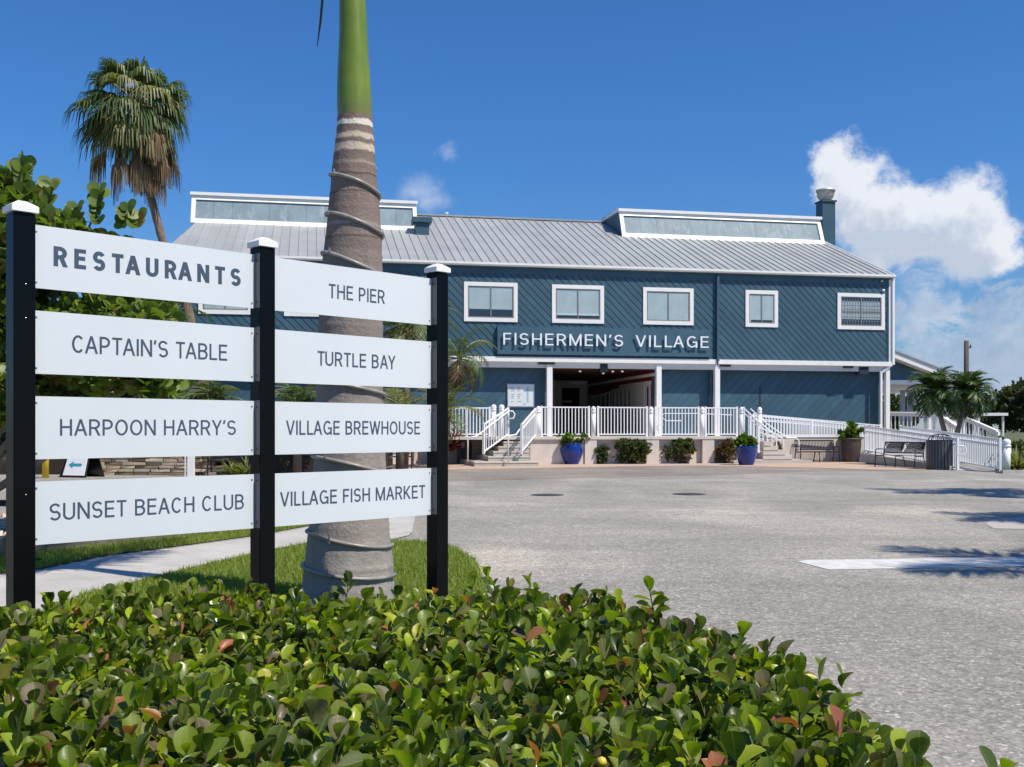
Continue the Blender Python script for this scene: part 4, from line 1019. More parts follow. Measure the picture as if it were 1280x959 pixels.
# benches
def bench(p, rz, W_, label, strap=False):
    t = empty('bench', p, rz, label, 'bench', 'black metal benches on the paving')
    for sx in (-1, 1):
        x = sx*W_/2
        mb = MB(); mb.tube([(x,-.30,0),(x,-.26,.42),(x,-.27,.60),(x,-.20,.63),(x,.14,.62)], .02, 6); mb.build('leg', BLACKM, t)
        mb = MB(); mb.tube([(x,.30,0),(x,.16,.42),(x,.26,.86)], .02, 6); mb.build('leg', BLACKM, t)
        mb = MB(); mb.tube([(x,-.24,.40),(x,.16,.40)], .018, 6); mb.build('side_bar', BLACKM, t)
    for k in range(3):
        x = -W_/4+W_/4*k
        if k == 1: mb = MB(); mb.tube([(x,-.26,0),(x,-.22,.40),(x,.16,.40),(x,.30,0)], .018, 6); mb.build('leg', BLACKM, t)
    n = 26
    if not strap:
        mb = MB(); mb.box(-W_/2, W_/2, -.25,-.21,.40,.43); mb.box(-W_/2, W_/2, .13,.17,.40,.43); mb.build('seat_frame', BLACKM, t)
        mb = MB(); mb.beam((-W_/2,.265,.86),(W_/2,.265,.86),.045,.045); mb.beam((-W_/2,.18,.50),(W_/2,.18,.50),.03,.03); mb.build('back_frame', BLACKM, t)
        s1 = MB().beam((0,-.22,.42),(0,.15,.42),.022,.008).mesh('seat_slat', BLACKM); s2 = MB().beam((0,.18,.50),(0,.262,.84),.022,.008,(0,1,0)).mesh('back_slat', BLACKM)
        for k in range(1, n):
            x = -W_/2+W_*k/n; obj_from(s1, 'seat_slat', t, (x,0,0)); obj_from(s2, 'back_slat', t, (x,0,0))
    else:
        for k in range(6):
            y = -.22+.066*k; mb = MB(); mb.box(-W_/2, W_/2, y, y+.045, .415, .423); mb.build('seat_slat', BLACKM, t)
        mb = MB(); mb.beam((-W_/2,.265,.86),(W_/2,.265,.86),.04,.04); mb.beam((-W_/2,.18,.50),(W_/2,.18,.50),.04,.04); mb.build('back_frame', BLACKM, t)
        for half in (-1, 1):
            x0 = -W_/2 if half < 0 else .02; x1 = -.02 if half < 0 else W_/2
            for k in range(9):
                f = k/9; xx = x0+(x1-x0)*f; a = (xx, .19, .52); c = (min(x1, xx+.22), .255, .84)
                mb = MB(); mb.beam(a, c, .016, .055, (0,1,0)); mb.beam((xx,.255,.84), (min(x1, xx+.16),.215,.65), .014, .05, (0,1,0)); mb.build('back_strap', BLACKM, t)
    return t
q = P(1021, 575, 42.5); q.z = 0; bench(G(1021, 577.9), TH*.8, 1.62, 'black slatted metal bench against the beige ramp wall')
bench(Vector((13.28, 35.6, 0)), R(-58), 1.6, 'black strap-back metal bench beside the grey litter bin, angled towards the road', True)
# litter bins
def bin_(p, r_, h, label, hoop=True):
    t = empty('litter_bin', p, 0, label, 'litter bin', 'grey slatted litter bins')
    mb = MB(); mb.lathe([(r_*.86,0.03),(r_*.86,h-.02)], 24); mb.build('liner', DARKIN, t)
    sm = MB().box(-.036,.036,-.008,.008,.02,h).mesh('slat', mat('charcoal_metal', (.085,.092,.10), .45, .08))
    for k in range(28):
        a = 2*math.pi*k/28; obj_from(sm, 'slat', t, (r_*math.cos(a), r_*math.sin(a), 0), (0,0,a+math.pi/2))
    mb = MB(); mb.lathe([(r_*1.0,h-.01),(r_*1.03,h+.0),(r_*1.03,h+.03),(r_*.6,h+.03),(r_*.6,h-.03)], 28, cap=False); mb.lathe([(r_*1.02,0),(r_*1.02,.03)], 28); mb.build('rim', BLACKM, t)
    for k in range(3):
        a = k*math.pi/3+.4; pts = [(r_*.9*math.cos(a)*math.cos(s), r_*.9*math.sin(a)*math.cos(s), h+.03+.19*math.sin(s)) for s in [math.pi*j/12 for j in range(13)]]
        mb = MB(); mb.tube(pts, .016, 6); mb.build('hood_bar', BLACKM, t, smooth=True)
    return t
bin_(G(1175.5, 587), .42, .93, 'dark grey slatted litter bin with hoop lid at the end of the lower ramp')
bn = bin_(P(579, 578, 40.2), .40, .93, 'dark grey slatted litter bin left of the left steps'); bn.location.z = 0
mb = MB(); mb.prism([(-.07,-.43,.62),(.07,-.43,.62),(.07,-.43,.82),(-.07,-.43,.82)], (0,.01,0)); mb.build('sticker', PANEL, bn)

# ------------------------------------------------------------------ right background
sd = empty('side_pavilion', (P(1112, 500, 48).x, 48, 0), TH*.6, 'blue gabled open pavilion with white fascia right of the main building', 'pavilion')
def loc48(x, y): p = P(x, y, 48); return (p.x-sd.location.x, p.z)
(xa, za), (xb, zb2), (xm, zm) = loc48(1085, 431), loc48(1200, 473), loc48(1168, 461)
mb = MB(); mb.prism([(xa, -.55, za), (xb, -.55, zb2), (xb, -.55, zb2-.26), (xa, -.55, za-.30)], (0,.08,0)); mb.build('fascia', WHITE, sd)
mb = MB(); mb.prism([(xa, -.6, za+.01), (xb, -.6, zb2+.01), (xb, 9, zb2+.01), (xa, 9, za+.01)], (0,0,.07)); mb.build('roof', ROOFM, sd)
mb = MB(); mb.prism([(xa, -.47, za-.3), (xb, -.47, zb2-.26), (xb, 8.9, zb2-.26), (xa, 8.9, za-.3)], (0,0,-.02)); mb.build('eave_soffit', SOFFIT, sd)
_, zbeam = loc48(1112, 478); xr_ = loc48(1190, 478)[0]
zr = za-.3+(xr_-xa)*(zb2-za)/(xb-xa)
mb = MB(); mb.prism([(xa, 0, zbeam+.1), (xr_, 0, zbeam+.1), (xr_, 0, zr-.05), (xa, 0, za-.33)], (0,.12,0)); mb.build('gable_wall', BLUE, sd)
mb = MB(); mb.box(xa, xr_+.1, -.08, .14, zbeam-.10, zbeam+.1); mb.build('beam', WHITE, sd)
mb = MB(); mb.box(xa, xr_, .3, 6, zbeam-.32, zbeam-.1); mb.build('ceiling', SOFFIT, sd)
for px, wd in ((1165, .16), (1198, .2), (1230, .1)):
    x = loc48(px, 500)[0]; mb = MB(); mb.box(x-wd/2, x+wd/2, -.05, .12, .7, zbeam-.1 if px < 1190 else 1.9); mb.build('column', WHITE, sd)
for a, c in ((1143, 1150), (1152, 1160), (1176, 1181), (1186, 1194)):
    a, c = loc48(a, 500)[0], loc48(c, 500)[0]
    mb = MB(); n = 8
    for k in range(n):
        x0, x1 = a+(c-a)*k/n, a+(c-a)*(k+1)/n; mb.box(x0, x1, 1.2+.05*(k % 2), 1.26+.05*(k % 2), .9, zbeam-.3)
    mb.build('curtain', TARP, sd)
mb = MB(); mb.box(xa, xr_+.3, 0, 7, .55, .72); mb.build('floor', CONC, sd)
mb = MB(); mb.box(xa, xr_+.3, -.1, -.02, .1, .72); mb.build('floor_edge', WHITE, sd)
# white timber porch railing
def timber_rail(A, C2, label, h=1.0, gap=.17):
    A = Vector(A); C2 = Vector(C2); d = C2-A; L = Vector((d.x, d.y)).length; rz = math.atan2(d.y, d.x); s_ = d.z/L
    r = empty('porch_railing', A, rz, label, 'railing', 'white timber porch railings')
    mb = MB(); mb.beam((0,0,h), (L,0,s_*L+h), .20, .06); mb.beam((0,0,h-.1), (L,0,s_*L+h-.1), .05, .14); mb.build('top_rail', WHITE, r)
    mb = MB(); mb.beam((0,0,.07), (L,0,s_*L+.07), .05, .14); mb.build('bottom_rail', WHITE, r)
    bm = MB().box(-.022,.022,-.022,.022,0,h-.22).mesh('baluster', WHITE); n = int(L/gap)
    for k in range(1, n): obj_from(bm, 'baluster', r, (L*k/n, 0, s_*L*k/n+.12))
    for x in (0, L): mb = MB(); mb.box(x-.07, x+.07, -.07, .07, s_*x-.4, s_*x+h-.03); mb.build('post', WHITE, r)
    return r
A = P(1109, 549, 47); C2 = P(1201, 551, 46.2); hh = (551-517)/F*46.5
timber_rail(A, C2, 'long white timber railing of the pavilion porch, behind the two palms', hh)
timber_rail(P(1203, 552, 46.1), P(1247, 572, 44.6), 'white timber stair railing sloping down to the right from the pavilion porch', hh*.93)
timber_rail(P(1181, 552, 45.2), P(1199, 565, 44), 'second white stair railing behind the right-hand small palm trunk', hh*.85)
# utility pole
pb = P(1208, 560, 62); t = empty('utility_pole', (pb.x, 62, 0), 0, 'dark wooden utility pole rising behind the two small palms', 'utility pole')
mb = MB(); zt = P(1208, 426, 62).z; mb.tube([(0,0,0),(0,0,zt)], [.16,.14], 10); mb.build('pole', WOODPOLE, t, smooth=True)
mb = MB(); mb.box(0,.28,-.03,.03,zt-.45,zt-.36); mb.lathe([(.04,zt-.36),(.05,zt-.28),(.02,zt-.22)], 8, .25, 0); mb.build('bracket', WOODPOLE, t)
# two small feather palms
def small_palm(xb_, yb, xt, yt, z, label, seed, L=1.3):
    b_ = P(xb_, yb, z); t_ = P(xt, yt, z+.1); base = Vector((b_.x+(b_.x-t_.x)*.5, z, 0)); rel = t_-base
    pts = [(0,0,0), (rel.x*.25, 0, rel.z*.35), (rel.x*.6, rel.y*.6, rel.z*.7), tuple(rel)]
    return feather_palm(base, pts, [.14,.105,.085,.08], 26, label, mfr=FRONDD, seed=seed, L=L, ll=.52, nl=34, droop=2.1, wid=1.1, shaft=.28, elev=(-.5,1.5), group='small feather palms by the lower ramp', barkm=BARK)
small_palm(1182, 546, 1167, 497, 40, 'left of the two small feather palms in front of the white porch railing', 21)
small_palm(1196, 546, 1209, 500, 39.5, 'right of the two small feather palms in front of the white porch railing', 22, 1.32)
# planting bed right
gq = [tuple(G(x, y))[:2] for x, y in ((1245,591.5),(1500,591),(1500,566),(1240,566))]
sheet('planting_bed', gq, .02, LAWN)
mb = MB(); a = G(1252, 592); c = G(1500, 591.5); mb.beam((0,0,.05), (c.x-a.x, c.y-a.y, .05), .15, .10); struct(mb.build('kerb', PAVE, loc=a))
grn = leafmat('bed_leaf', [(0,(.05,.09,.02)),(.5,(.10,.15,.03)),(.85,(.17,.21,.05)),(1,(.22,.10,.04))], .5, .3)
shrub(G(1262, 578), 3.4, 1.6, 1.05, 'green bush behind the white bollard at the right edge', m=grn, n=3000, size=.12, seed=31)
shrub(Vector((23.2, 39, 0)), 5.5, 2.2, 1.15, 'long green bush beyond the bollard, mostly outside the right edge', m=grn, n=3500, size=.12, seed=32)
shrub(P(1215, 560, 40)-Vector((0,0,P(1215,560,40).z)), 2.6, 1.2, .8, 'low green bush at the foot of the white stair railing', m=grn, n=1500, size=.11, seed=33)
def grass_clump(p, h, n, label, m, seed, name='grass_clump', w=.5, cat='plant'):
    t = empty(name, p, 0, label, cat); r = np.random.default_rng(seed)
    O = []; Y = []; N = []; S = []
    for k in range(n):
        a = r.uniform(0, 6.28); e = r.uniform(.5, 1.4); d = np.array([math.cos(a)*math.cos(e), math.sin(a)*math.cos(e), math.sin(e)]); O.append((r.normal(0,.08*w), r.normal(0,.08*w), 0)); Y.append(d); N.append((0,0,1)); l = h*r.uniform(.7,1.2); S.append((l*1.1, l, l*1.3))
    obj_from(scatter_mesh('blade', NEEDLE[0], NEEDLE[1], O, Y, N, S, m), 'foliage', t); return t
grass_clump(G(1271, 589), .8, 120, 'pale spiky plant beside the white bollard at the right edge', FRONDY, 5)
# far trees and car-port
def tree(p, h, w, label, seed, n=7000, size=.35, m=TREEM, name='broadleaf_tree', group='trees far behind the car park'):
    t = empty(name, p, 0, label, 'tree', group); r = random.Random(seed)
    bl = []
    for k in range(11):
        a = r.uniform(0, 6.28); q = r.uniform(.15, 1)*w*.34; bl.append(((math.cos(a)*q, math.sin(a)*q, h*r.uniform(.32, .80)), w*r.uniform(.16,.26), w*.2, h*r.uniform(.12,.2)))
    bl.append(((0,0,h*.55), w*.3, w*.3, h*.34))
    blob_leaves(bl, n, size, SMALL_LEAF, m, 'crown', t, .5, seed=seed)
    mb = MB(); mb.tube([(0,0,0),(.1,0,h*.25),(0,.1,h*.5),(.2,0,h*.8)], [h*.03,h*.024,h*.017,h*.006], 8)
    for k in range(7):
        a = k*.9+r.random(); z = h*r.uniform(.22,.5); mb.tube([(0,0,z),(math.cos(a)*w*.15,math.sin(a)*w*.15,z+h*.12),(math.cos(a)*w*.32,math.sin(a)*w*.32,z+h*.22)], [h*.013,h*.009,h*.003], 6)
    mb.build('trunk', BARK, t, smooth=True); return t
TREED = leafmat('far_leaf', [(0,(.035,.050,.018)),(.5,(.065,.085,.030)),(.85,(.12,.13,.05)),(1,(.20,.15,.08))], .6, .2, .3)
tree((40.6, 82, 0), 5.6, 6.5, 'dark round tree at the right edge beyond the car-port', 41, 9000, m=TREED)
tree((46.5, 84, 0), 7.2, 8.5, 'larger dark tree cut off by the right edge of the picture', 42, 9000, m=TREED)
for k, (x, y, h, w) in enumerate(((55,90,7,9),(64,96,8,10),(36,120,6,9),(47,128,6,10),(60,132,7,12),(75,130,8,12),(-36,70,9,10),(-47,76,8,10),(-58,80,9,12),(-30,95,8,12))):
    tree((x, y, 0), h, w, ('nearest of the far dark trees outside the right edge|next dark tree further right outside the right edge|dark tree hidden beyond the pavilion roof|dark tree beyond the pavilion, right of the utility pole|dark tree in the far row behind the car-port|rightmost dark tree of the far right row|dark tree at the far left edge above the parked car|dark tree left of the parked car, outside the edge|leftmost dark tree of the far left row|dark tree hidden behind the sea grape, furthest back'.split('|'))[k], 50+k, 3500, .5, group='far trees on the %s' % ('right' if x > 0 else 'left'))
t = empty('carport', (P(1232, 540, 60).x, 60, 0), 0, 'low flat white roofed car-port behind the stair railing at the right', 'car-port')
z = P(1232, 517, 60).z
mb = MB(); mb.box(-1.2, .8, -1, 3, z-.12, z); mb.box(-1.2, .8, -1.05, -1.0, z-.14, z+.02); mb.build('roof', WHITE, t)
for x in (-1.0, .6): mb = MB(); mb.box(x-.05, x+.05, -.9, -.8, 0, z-.18); mb.build('post', SOFFIT, t)
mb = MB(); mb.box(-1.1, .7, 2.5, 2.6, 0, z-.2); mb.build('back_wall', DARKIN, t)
sheet('far_lawn', [(28, 48), (140, 48), (140, 120), (33, 120)], .004, LAWN)

# ------------------------------------------------------------------ left background
# stacked stone retaining wall: courses of single stones
def stone_wall(x0, x1, y, z, top, label, seed, rz=0):
    a = P(x0, y, z); c = P(x1, y, z); L = c.x-a.x
    t = empty('stone_wall', (a.x, z, 0), rz, label, 'wall', 'stacked stone walls of the planting bed'); r = random.Random(seed)
    ms = [mat('stone_tan', (.40,.31,.21), .9, .25, 5, .8, 25), mat('stone_brown', (.27,.195,.125), .9, .25, 5, .8, 25), mat('stone_pale', (.50,.42,.31), .9, .2, 5, .8, 25)]
    meshes = []
    for k in range(9):
        hw = r.uniform(.16, .34); mb = MB()
        pts = [(-hw*r.uniform(.9,1), -.1, 0), (hw*r.uniform(.9,1), -.1, .0), (hw, -.1, .08), (-hw, -.1, .085)]
        mb.prism(pts, (0, .2, 0)); v = [(x_+r.uniform(-.012,.012), y_+r.uniform(-.02,.02), z_+r.uniform(-.008,.008)) for x_, y_, z_ in mb.v]; mb.v = v
        meshes.append((mb.mesh('stone', ms[k % 3]), hw))
    zc = 0; cnt = 0
    while zc < top:
        x = r.uniform(-.2, 0)
        while x < L:
            me, hw = r.choice(meshes); x += hw
            if cnt < 290: obj_from(me, 'stone', t, (x, r.uniform(-.03,.03), zc)); cnt += 1
            x += hw+.012
        zc += .097
    mb = MB(); mb.box(.0, L, -.04, .25, 0, top-.05); mb.build('wall_core', mat('stone_shadow', (.12,.09,.06), .95, .2), t)
    return t
stone_wall(118, 233, 594, 29.6, .78, 'low stacked tan stone wall behind the arrow board, seen under the third sign', 3)
stone_wall(238, 270, 594, 29.8, .78, 'short stretch of stacked stone wall right of the white post', 4)
stone_wall(335, 470, 590, 32.5, .85, 'stacked stone wall seen beside the big palm trunk under the signs', 5)
mb = MB(); mb.box(-7.5, 6.2, 0, 4.5, 0, .55); bed = mb.build('planting_soil', SOIL, loc=(P(200, 560, 30).x, 30.0, 0)); struct(bed)
# white post
pq = P(239, 594, 28.8); t = empty('white_post', (pq.x, 28.8, 0), 0, 'plain square white post standing in front of the stacked stone wall', 'post')
mb = MB(); mb.box(-.08,.08,-.08,.08,0,1.3); mb.build('shaft', WHITE, t); mb = MB(); mb.box(-.17,-.13,-.05,-.02,0,.75); mb.build('side_pipe', SOFFIT, t)
pq = P(217, 500, 30.5); t = empty('white_post', (pq.x, 30.5, 0), 0, 'thin white pole among the palm stems behind the signs', 'post'); mb = MB(); mb.tube([(0,0,0),(0,0,3.4)], .035, 8); mb.build('shaft', WHITE, t)
# yellow bollard
q = G(57, 597.5); t = empty('bollard', q, 0, 'bright yellow bollard left of the arrow board', 'bollard'); mb = MB(); mb.lathe([(.085,0),(.085,1.0),(.07,1.06),(.03,1.09),(.001,1.095)], 16); mb.build('shaft', YELLOW, t, smooth=True)
# A-frame board
q = G(103, 596.5); t = empty('sandwich_board', q, R(-22), 'black and white sandwich board with a teal arrow pointing left', 'sign')
mb = MB(); 
mb.prism([(-.42,-.33,0),(.42,-.33,0),(.36,0,1.0),(-.36,0,1.0)], (0,.03,0)); mb.build('front_panel', BLACKM, t)
mb = MB(); mb.prism([(-.42,.36,0),(.42,.36,0),(.36,.03,1.0),(-.36,.03,1.0)], (0,.03,0)); mb.build('rear_panel', BLACKM, t)
mb = MB(); mb.prism([(-.36,-.320,.06),(.38,-.320,.06),(.33,-.03,.94),(-.31,-.03,.94)], (0,-.022,0)); mb.build('poster', WHITE, t)
def onp(x, z): return (x, -.342+.33*(z-.0)*1.0+.0, z)
def sp(x, z): return (x, -.36+.33*z, z)
mb = MB(); mb.prism([sp(-.24,.34), sp(-.08,.24), sp(-.08,.30), sp(.22,.30), sp(.22,.38), sp(-.08,.38), sp(-.08,.44)], (0,-.004,0)); mb.build('arrow', TEAL, t)
mb = MB()
for z in (.62, .72, .82): mb.prism([sp(-.22+.02*z,z), sp(.24-.1*z,z), sp(.24-.1*z,z+.035), sp(-.22+.02*z,z+.035)], (0,-.003,0))
mb.build('printing', PRINTG, t)
# sandwich board's dark side leg panel
mb = MB(); mb.prism([(-.45,-.36,0),(-.45,.39,0),(-.38,.03,1.0)], (-.02,0,0)); mb.build('side_panel', BLACKM, t)
# iron fence/bench at the wall
bench(P(289, 596, 29.5)-Vector((0,0,P(289,596,29.5).z)), 0.1, 1.2, 'black slatted metal bench in the planting bed gap under the third sign')
bench(P(478, 590, 34)-Vector((0,0,P(478,590,34).z)), 0.1, 1.9, 'black slatted metal bench beside the standing person behind the signs')
for k, (x, z, h) in enumerate(((292,28.6,.45),(308,28.4,.6),(350,30.6,.65),(366,30.4,.6),(381,30.5,.5))):
    q = P(x, 600, z); q.z = 0; grass_clump(q, h, 110, ['spiky grass plant in front of the iron bench under the third sign','taller spiky grass plant next to the middle signpost','spiky yellow-green plant left of the big palm trunk, leftmost of three','spiky yellow-green plant left of the big palm trunk, middle of three','spiky yellow-green plant touching the big palm trunk, rightmost of three'][k], FRONDY, 60+k)
# timber edging and gravel on the left
a = G(-160, 716); c = G(385, 655); mb = MB(); d = c-a
mb.beam((0,0,.11), (d.x, d.y, .11), .16, .22); t = mb.build('timber_edging', TIMBER, bevel=.01, loc=a); tag(t, 'long weathered timber edging behind the grass strip, under the lowest sign', 'edging')
gr = []; 
grav = [tuple(G(x, y))[:2] for x, y in ((-400,690),(-100,690),(30,683),(30,640),(-400,650))]
sheet('gravel_bed', grav, .008, mat('gravel_base', (.34,.27,.20), .95, .3, 30, 1, 40))
mbs = MB(); ico = [(1,0,0),(-1,0,0),(0,1,0),(0,-1,0),(0,0,.7),(0,0,-.7)]; icf = [(0,2,4),(2,1,4),(1,3,4),(3,0,4),(2,0,5),(1,2,5),(3,1,5),(0,3,5)]
k = 1500; xs = rng.uniform(min(p[0] for p in grav), max(p[0] for p in grav), k); ys = rng.uniform(G(0,690).y, G(0,645).y, k)
me = scatter_mesh('gravel', ico, icf, np.stack([xs, ys, np.full(k,.02)],1), rand_unit(k), rand_unit(k), rng.uniform(.03,.07,k), mat('gravel_stone', (.62,.52,.42), .9, .3, 3), False)
tag(obj_from(me, 'gravel'), 'pale loose gravel beside the timber edging at the left edge', 'gravel', kind='stuff')
# dark rail at the left edge
a = P(-60, 629, 13); t = empty('low_rail', (a.x, 13, 0), 0, 'low black pipe rail just left of the first signpost', 'rail')
mb = MB(); mb.tube([(-2,0,a.z),(.75,0,a.z)], .04, 8); mb.build('pipe', BLACKM, t); 
for x in (-1.8, .5): mb = MB(); mb.tube([(x,0,0),(x,0,a.z)], .03, 8); mb.build('pipe_leg', BLACKM, t)
# parked car at the left edge
def car(p, rz, label, body):
    t = empty('parked_car', p, rz, label, 'car')
    side = [(-2.2,.35),(-2.25,.62),(-2.1,.86),(-1.2,.95),(-.6,1.40),(.75,1.45),(1.45,1.02),(2.15,.95),(2.25,.6),(2.2,.35)]
    mb = MB(); mb.prism([(x,-.85,z) for x, z in side], (0,1.7,0)); mb.build('body', body, t, bevel=.06)
    mb = MB(); mb.prism([(-1.02,-.857,.98),(-.55,-.857,1.33),(.70,-.857,1.37),(1.25,-.857,1.02)], (0,1.714,0)); mb.build('side_window', DGLASS, t)
    mb = MB(); mb.add([(-1.20,-.7,.965),(-1.20,.7,.965),(-.64,.66,1.39),(-.64,-.66,1.39)], [(0,1,2,3)]); mb.build('windscreen', DGLASS, t)
    for x in (-1.35, 1.35):
        for y in (-.80, .80):
            w_ = empty('wheel', (x, y, .32), 0, parent=t)
            for nm, r_, m_, hw in (('tyre', .32, BLACKM, .11), ('rim', .20, STEEL, .115)):
                mb = MB(); mb.lathe([(r_*.6,-hw),(r_,-hw*.8),(r_,hw*.8),(r_*.6,hw)], 20); o = mb.build(nm, m_, w_, smooth=False); o.rotation_euler = (R(90),0,0)
    for y in (-.6,.6): mb = MB(); mb.box(2.2,2.27,y-.15,y+.15,.65,.8); mb.build('tail_light', mat('red_lens', (.5,.01,.01), .2, .05), t); mb = MB(); mb.box(-2.27,-2.2,y-.16,y+.16,.62,.76); mb.build('headlight', GLASS, t)
    return t
car((P(0, 545, 42).x-1.9, 42, 0), R(8), 'dark red parked car at the far left edge behind the first signpost', mat('red_paint', (.16,.012,.015), .25, .05, coat=.7))
# person standing behind the signs (only the lower legs show)
def person(p, rz):
    t = empty('person', p, rz, 'barelegged person standing behind the signs, only the lower legs visible beside the right signpost', 'person')
    J = {'pel':(0,0,.92),'spine':(0,.01,1.12),'chest':(0,.0,1.32),'neck':(0,0,1.47),'head0':(0,-.01,1.54),'head1':(0,-.015,1.64),'head2':(0,0,1.71)}
    rad = {'pel':.145,'spine':.12,'chest':.14,'neck':.055,'head0':.075,'head1':.088,'head2':.05}
    E_ = [('pel','spine'),('spine','chest'),('chest','neck'),('neck','head0'),('head0','head1'),('head1','head2')]
    for s_, n_ in ((-1,'l'),(1,'r')):
        for nm, q, r_ in (('hip',(s_*.095,0,.86),.085),('knee',(s_*.11,-.02,.48),.055),('calf',(s_*.112,.01,.34),.052),('ankle',(s_*.115,.02,.09),.034),('heel',(s_*.115,.03,.035),.034),('toe',(s_*.13,-.15,.028),.03),
                          ('sho',(s_*.165,0,1.40),.052),('elb',(s_*.235,.03,1.14),.038),('wri',(s_*.25,-.06,.92),.025),('palm',(s_*.25,-.08,.86),.032)):
            J[nm+n_] = q; rad[nm+n_] = r_
        E_ += [('pel','hip'+n_),('hip'+n_,'knee'+n_),('knee'+n_,'calf'+n_),('calf'+n_,'ankle'+n_),('ankle'+n_,'heel'+n_),('heel'+n_,'toe'+n_),('chest','sho'+n_),('sho'+n_,'elb'+n_),('elb'+n_,'wri'+n_),('wri'+n_,'palm'+n_)]
        for f in range(4):
            k1, k2 = 'f%d%s' % (f, n_), 'g%d%s' % (f, n_); x = s_*(.25); y = -.115+.018*f
            J[k1] = (x+s_*.004, y, .81); rad[k1] = .009; J[k2] = (x-s_*.012, y-.006, .765+.006*abs(f-1.5)); rad[k2] = .008
            E_ += [('palm'+n_, k1), (k1, k2)]
        J['th'+n_] = (s_*.235, -.125, .845); rad['th'+n_] = .010; E_.append(('palm'+n_, 'th'+n_))
    ks = list(J); me = bpy.data.meshes.new('body'); me.from_pydata([J[k] for k in ks], [(ks.index(a), ks.index(c)) for a, c in E_], []); me.materials.append(SKIN)
    o = obj_from(me, 'body', t); sk = o.modifiers.new('skin', 'SKIN'); sk.use_smooth_shade = True
    o.data.skin_vertices.new() if not o.data.skin_vertices else None
    for i, k in enumerate(ks): o.data.skin_vertices[0].data[i].radius = (rad[k], rad[k]); o.data.skin_vertices[0].data[i].use_root = (k == 'pel')
    ss = o.modifiers.new('sub', 'SUBSURF'); ss.levels = 1; ss.render_levels = 1
    mb = MB(); mb.lathe([(.17,.70),(.175,.80),(.165,.92),(.15,1.04)], 20, cap=False); so = mb.build('shorts', CLOTHD, t, True); so.scale = (1.05,.8,1)
    mb = MB(); mb.lathe([(.16,1.0),(.155,1.12),(.172,1.3),(.165,1.40),(.09,1.47),(.07,1.48)], 20, cap=False); so = mb.build('shirt', CLOTHP, t, True); so.scale = (1.1,.85,1)
    mb = MB(); mb.lathe([(.085,1.56),(.10,1.62),(.098,1.69),(.07,1.745),(.01,1.76)], 16, 0, .02, cap=False); mb.build('hair', HAIR, t, True)
    for s_ in (-1, 1): mb = MB(); mb.lathe([(.002,-.012),(.012,0),(.002,.012)], 8); mb.build('eye', DGLASS, t, loc=(s_*.032,-.095,1.645))
    mb = MB(); mb.prism([(-.012,-.095,1.605),(.012,-.095,1.605),(0,-.115,1.61),(0,-.093,1.645)], (0,.01,0)); mb.build('nose', SKIN, t)
    return t
q = G(520, 581.5); person((q.x, q.y, 0), .5)
# palms behind the signs
feather_palm(P(571, 600, 36.5)*Vector((1,1,0)) if False else Vector((P(556, 600, 36.0).x, 36.0, 0)), [(0,0,0),(.05,0,1.2),(.28,0,2.5),(.50,0,3.75)], [.12,.09,.075,.07], 19, 'slender palm with yellowing drooping fronds beside the right signpost', mfr=FROND, seed=71, L=1.65, ll=.42, nl=30, droop=2.1, wid=.75, dead=5, elev=(-.9,1.45), hang=.45)
feather_palm(Vector((P(552, 600, 35.0).x, 35.0, 0)), [(0,0,0),(-.05,0,.9),(.0,0,1.85)], [.12,.10,.09], 13, 'shorter palm below the yellowing one, beside the right signpost', mfr=FROND, seed=72, L=1.9, ll=.5, nl=26, droop=1.5, wid=.9, elev=(-.2,1.35))
feather_palm(Vector((P(505, 600, 33).x, 33, 0)), [(0,0,0),(.1,0,2.0),(.05,0,4.6)], [.14,.11,.09], 28, 'feather palm behind the big palm trunk and the signs on the right side', mfr=FROND, seed=73, L=1.9, ll=.55, nl=26, droop=1.7, wid=1.0, dead=3, elev=(-1.0,1.0), hang=.4)
feather_palm(Vector((P(500, 600, 31).x, 31, 0)), [(0,0,0),(.0,0,.8),(.0,0,1.5)], [.14,.12,.12], 17, 'low bushy palm between the big palm trunk and the right signpost', mfr=FRONDY, seed=74, L=1.4, ll=.5, nl=22, droop=1.5, wid=1.1, elev=(-.1,1.4))
feather_palm(Vector((P(372, 600, 30).x, 30, 0)), [(0,0,0),(.0,0,1.0),(.0,0,1.9)], [.14,.12,.12], 22, 'low bushy palm left of the big palm trunk, seen between the second and third signs', mfr=FROND, seed=75, L=1.3, ll=.5, nl=22, droop=1.8, wid=1.1, elev=(-.5,1.4), hang=.5)
feather_palm(Vector((P(262, 600, 30.5).x, 30.5, 0)), [(0,0,0),(.1,0,1.2),(.0,0,2.1)], [.14,.12,.12], 20, 'bushy palm left of the middle signpost, seen between the second and third signs', mfr=FROND, seed=76, L=1.2, ll=.5, nl=22, droop=1.8, wid=1.1, elev=(-.5,1.3), hang=.5)
feather_palm(Vector((P(190, 600, 31).x, 31, 0)), [(0,0,0),(.1,0,2.2),(.0,0,4.5)], [.16,.13,.11], 26, 'dense feather palm behind the first and second signs on the left', mfr=FRONDD, seed=77, L=2.2, ll=.6, nl=28, droop=2.0, wid=1.0, dead=3, elev=(-1.1,1.0), hang=.4)
grass_clump(Vector((P(563, 577, 38.5).x, 38.5, .5)), 1.1, 90, 'dark red leafy plant left of the litter bin, against the right signpost', REDL, 91, name='red_plant')
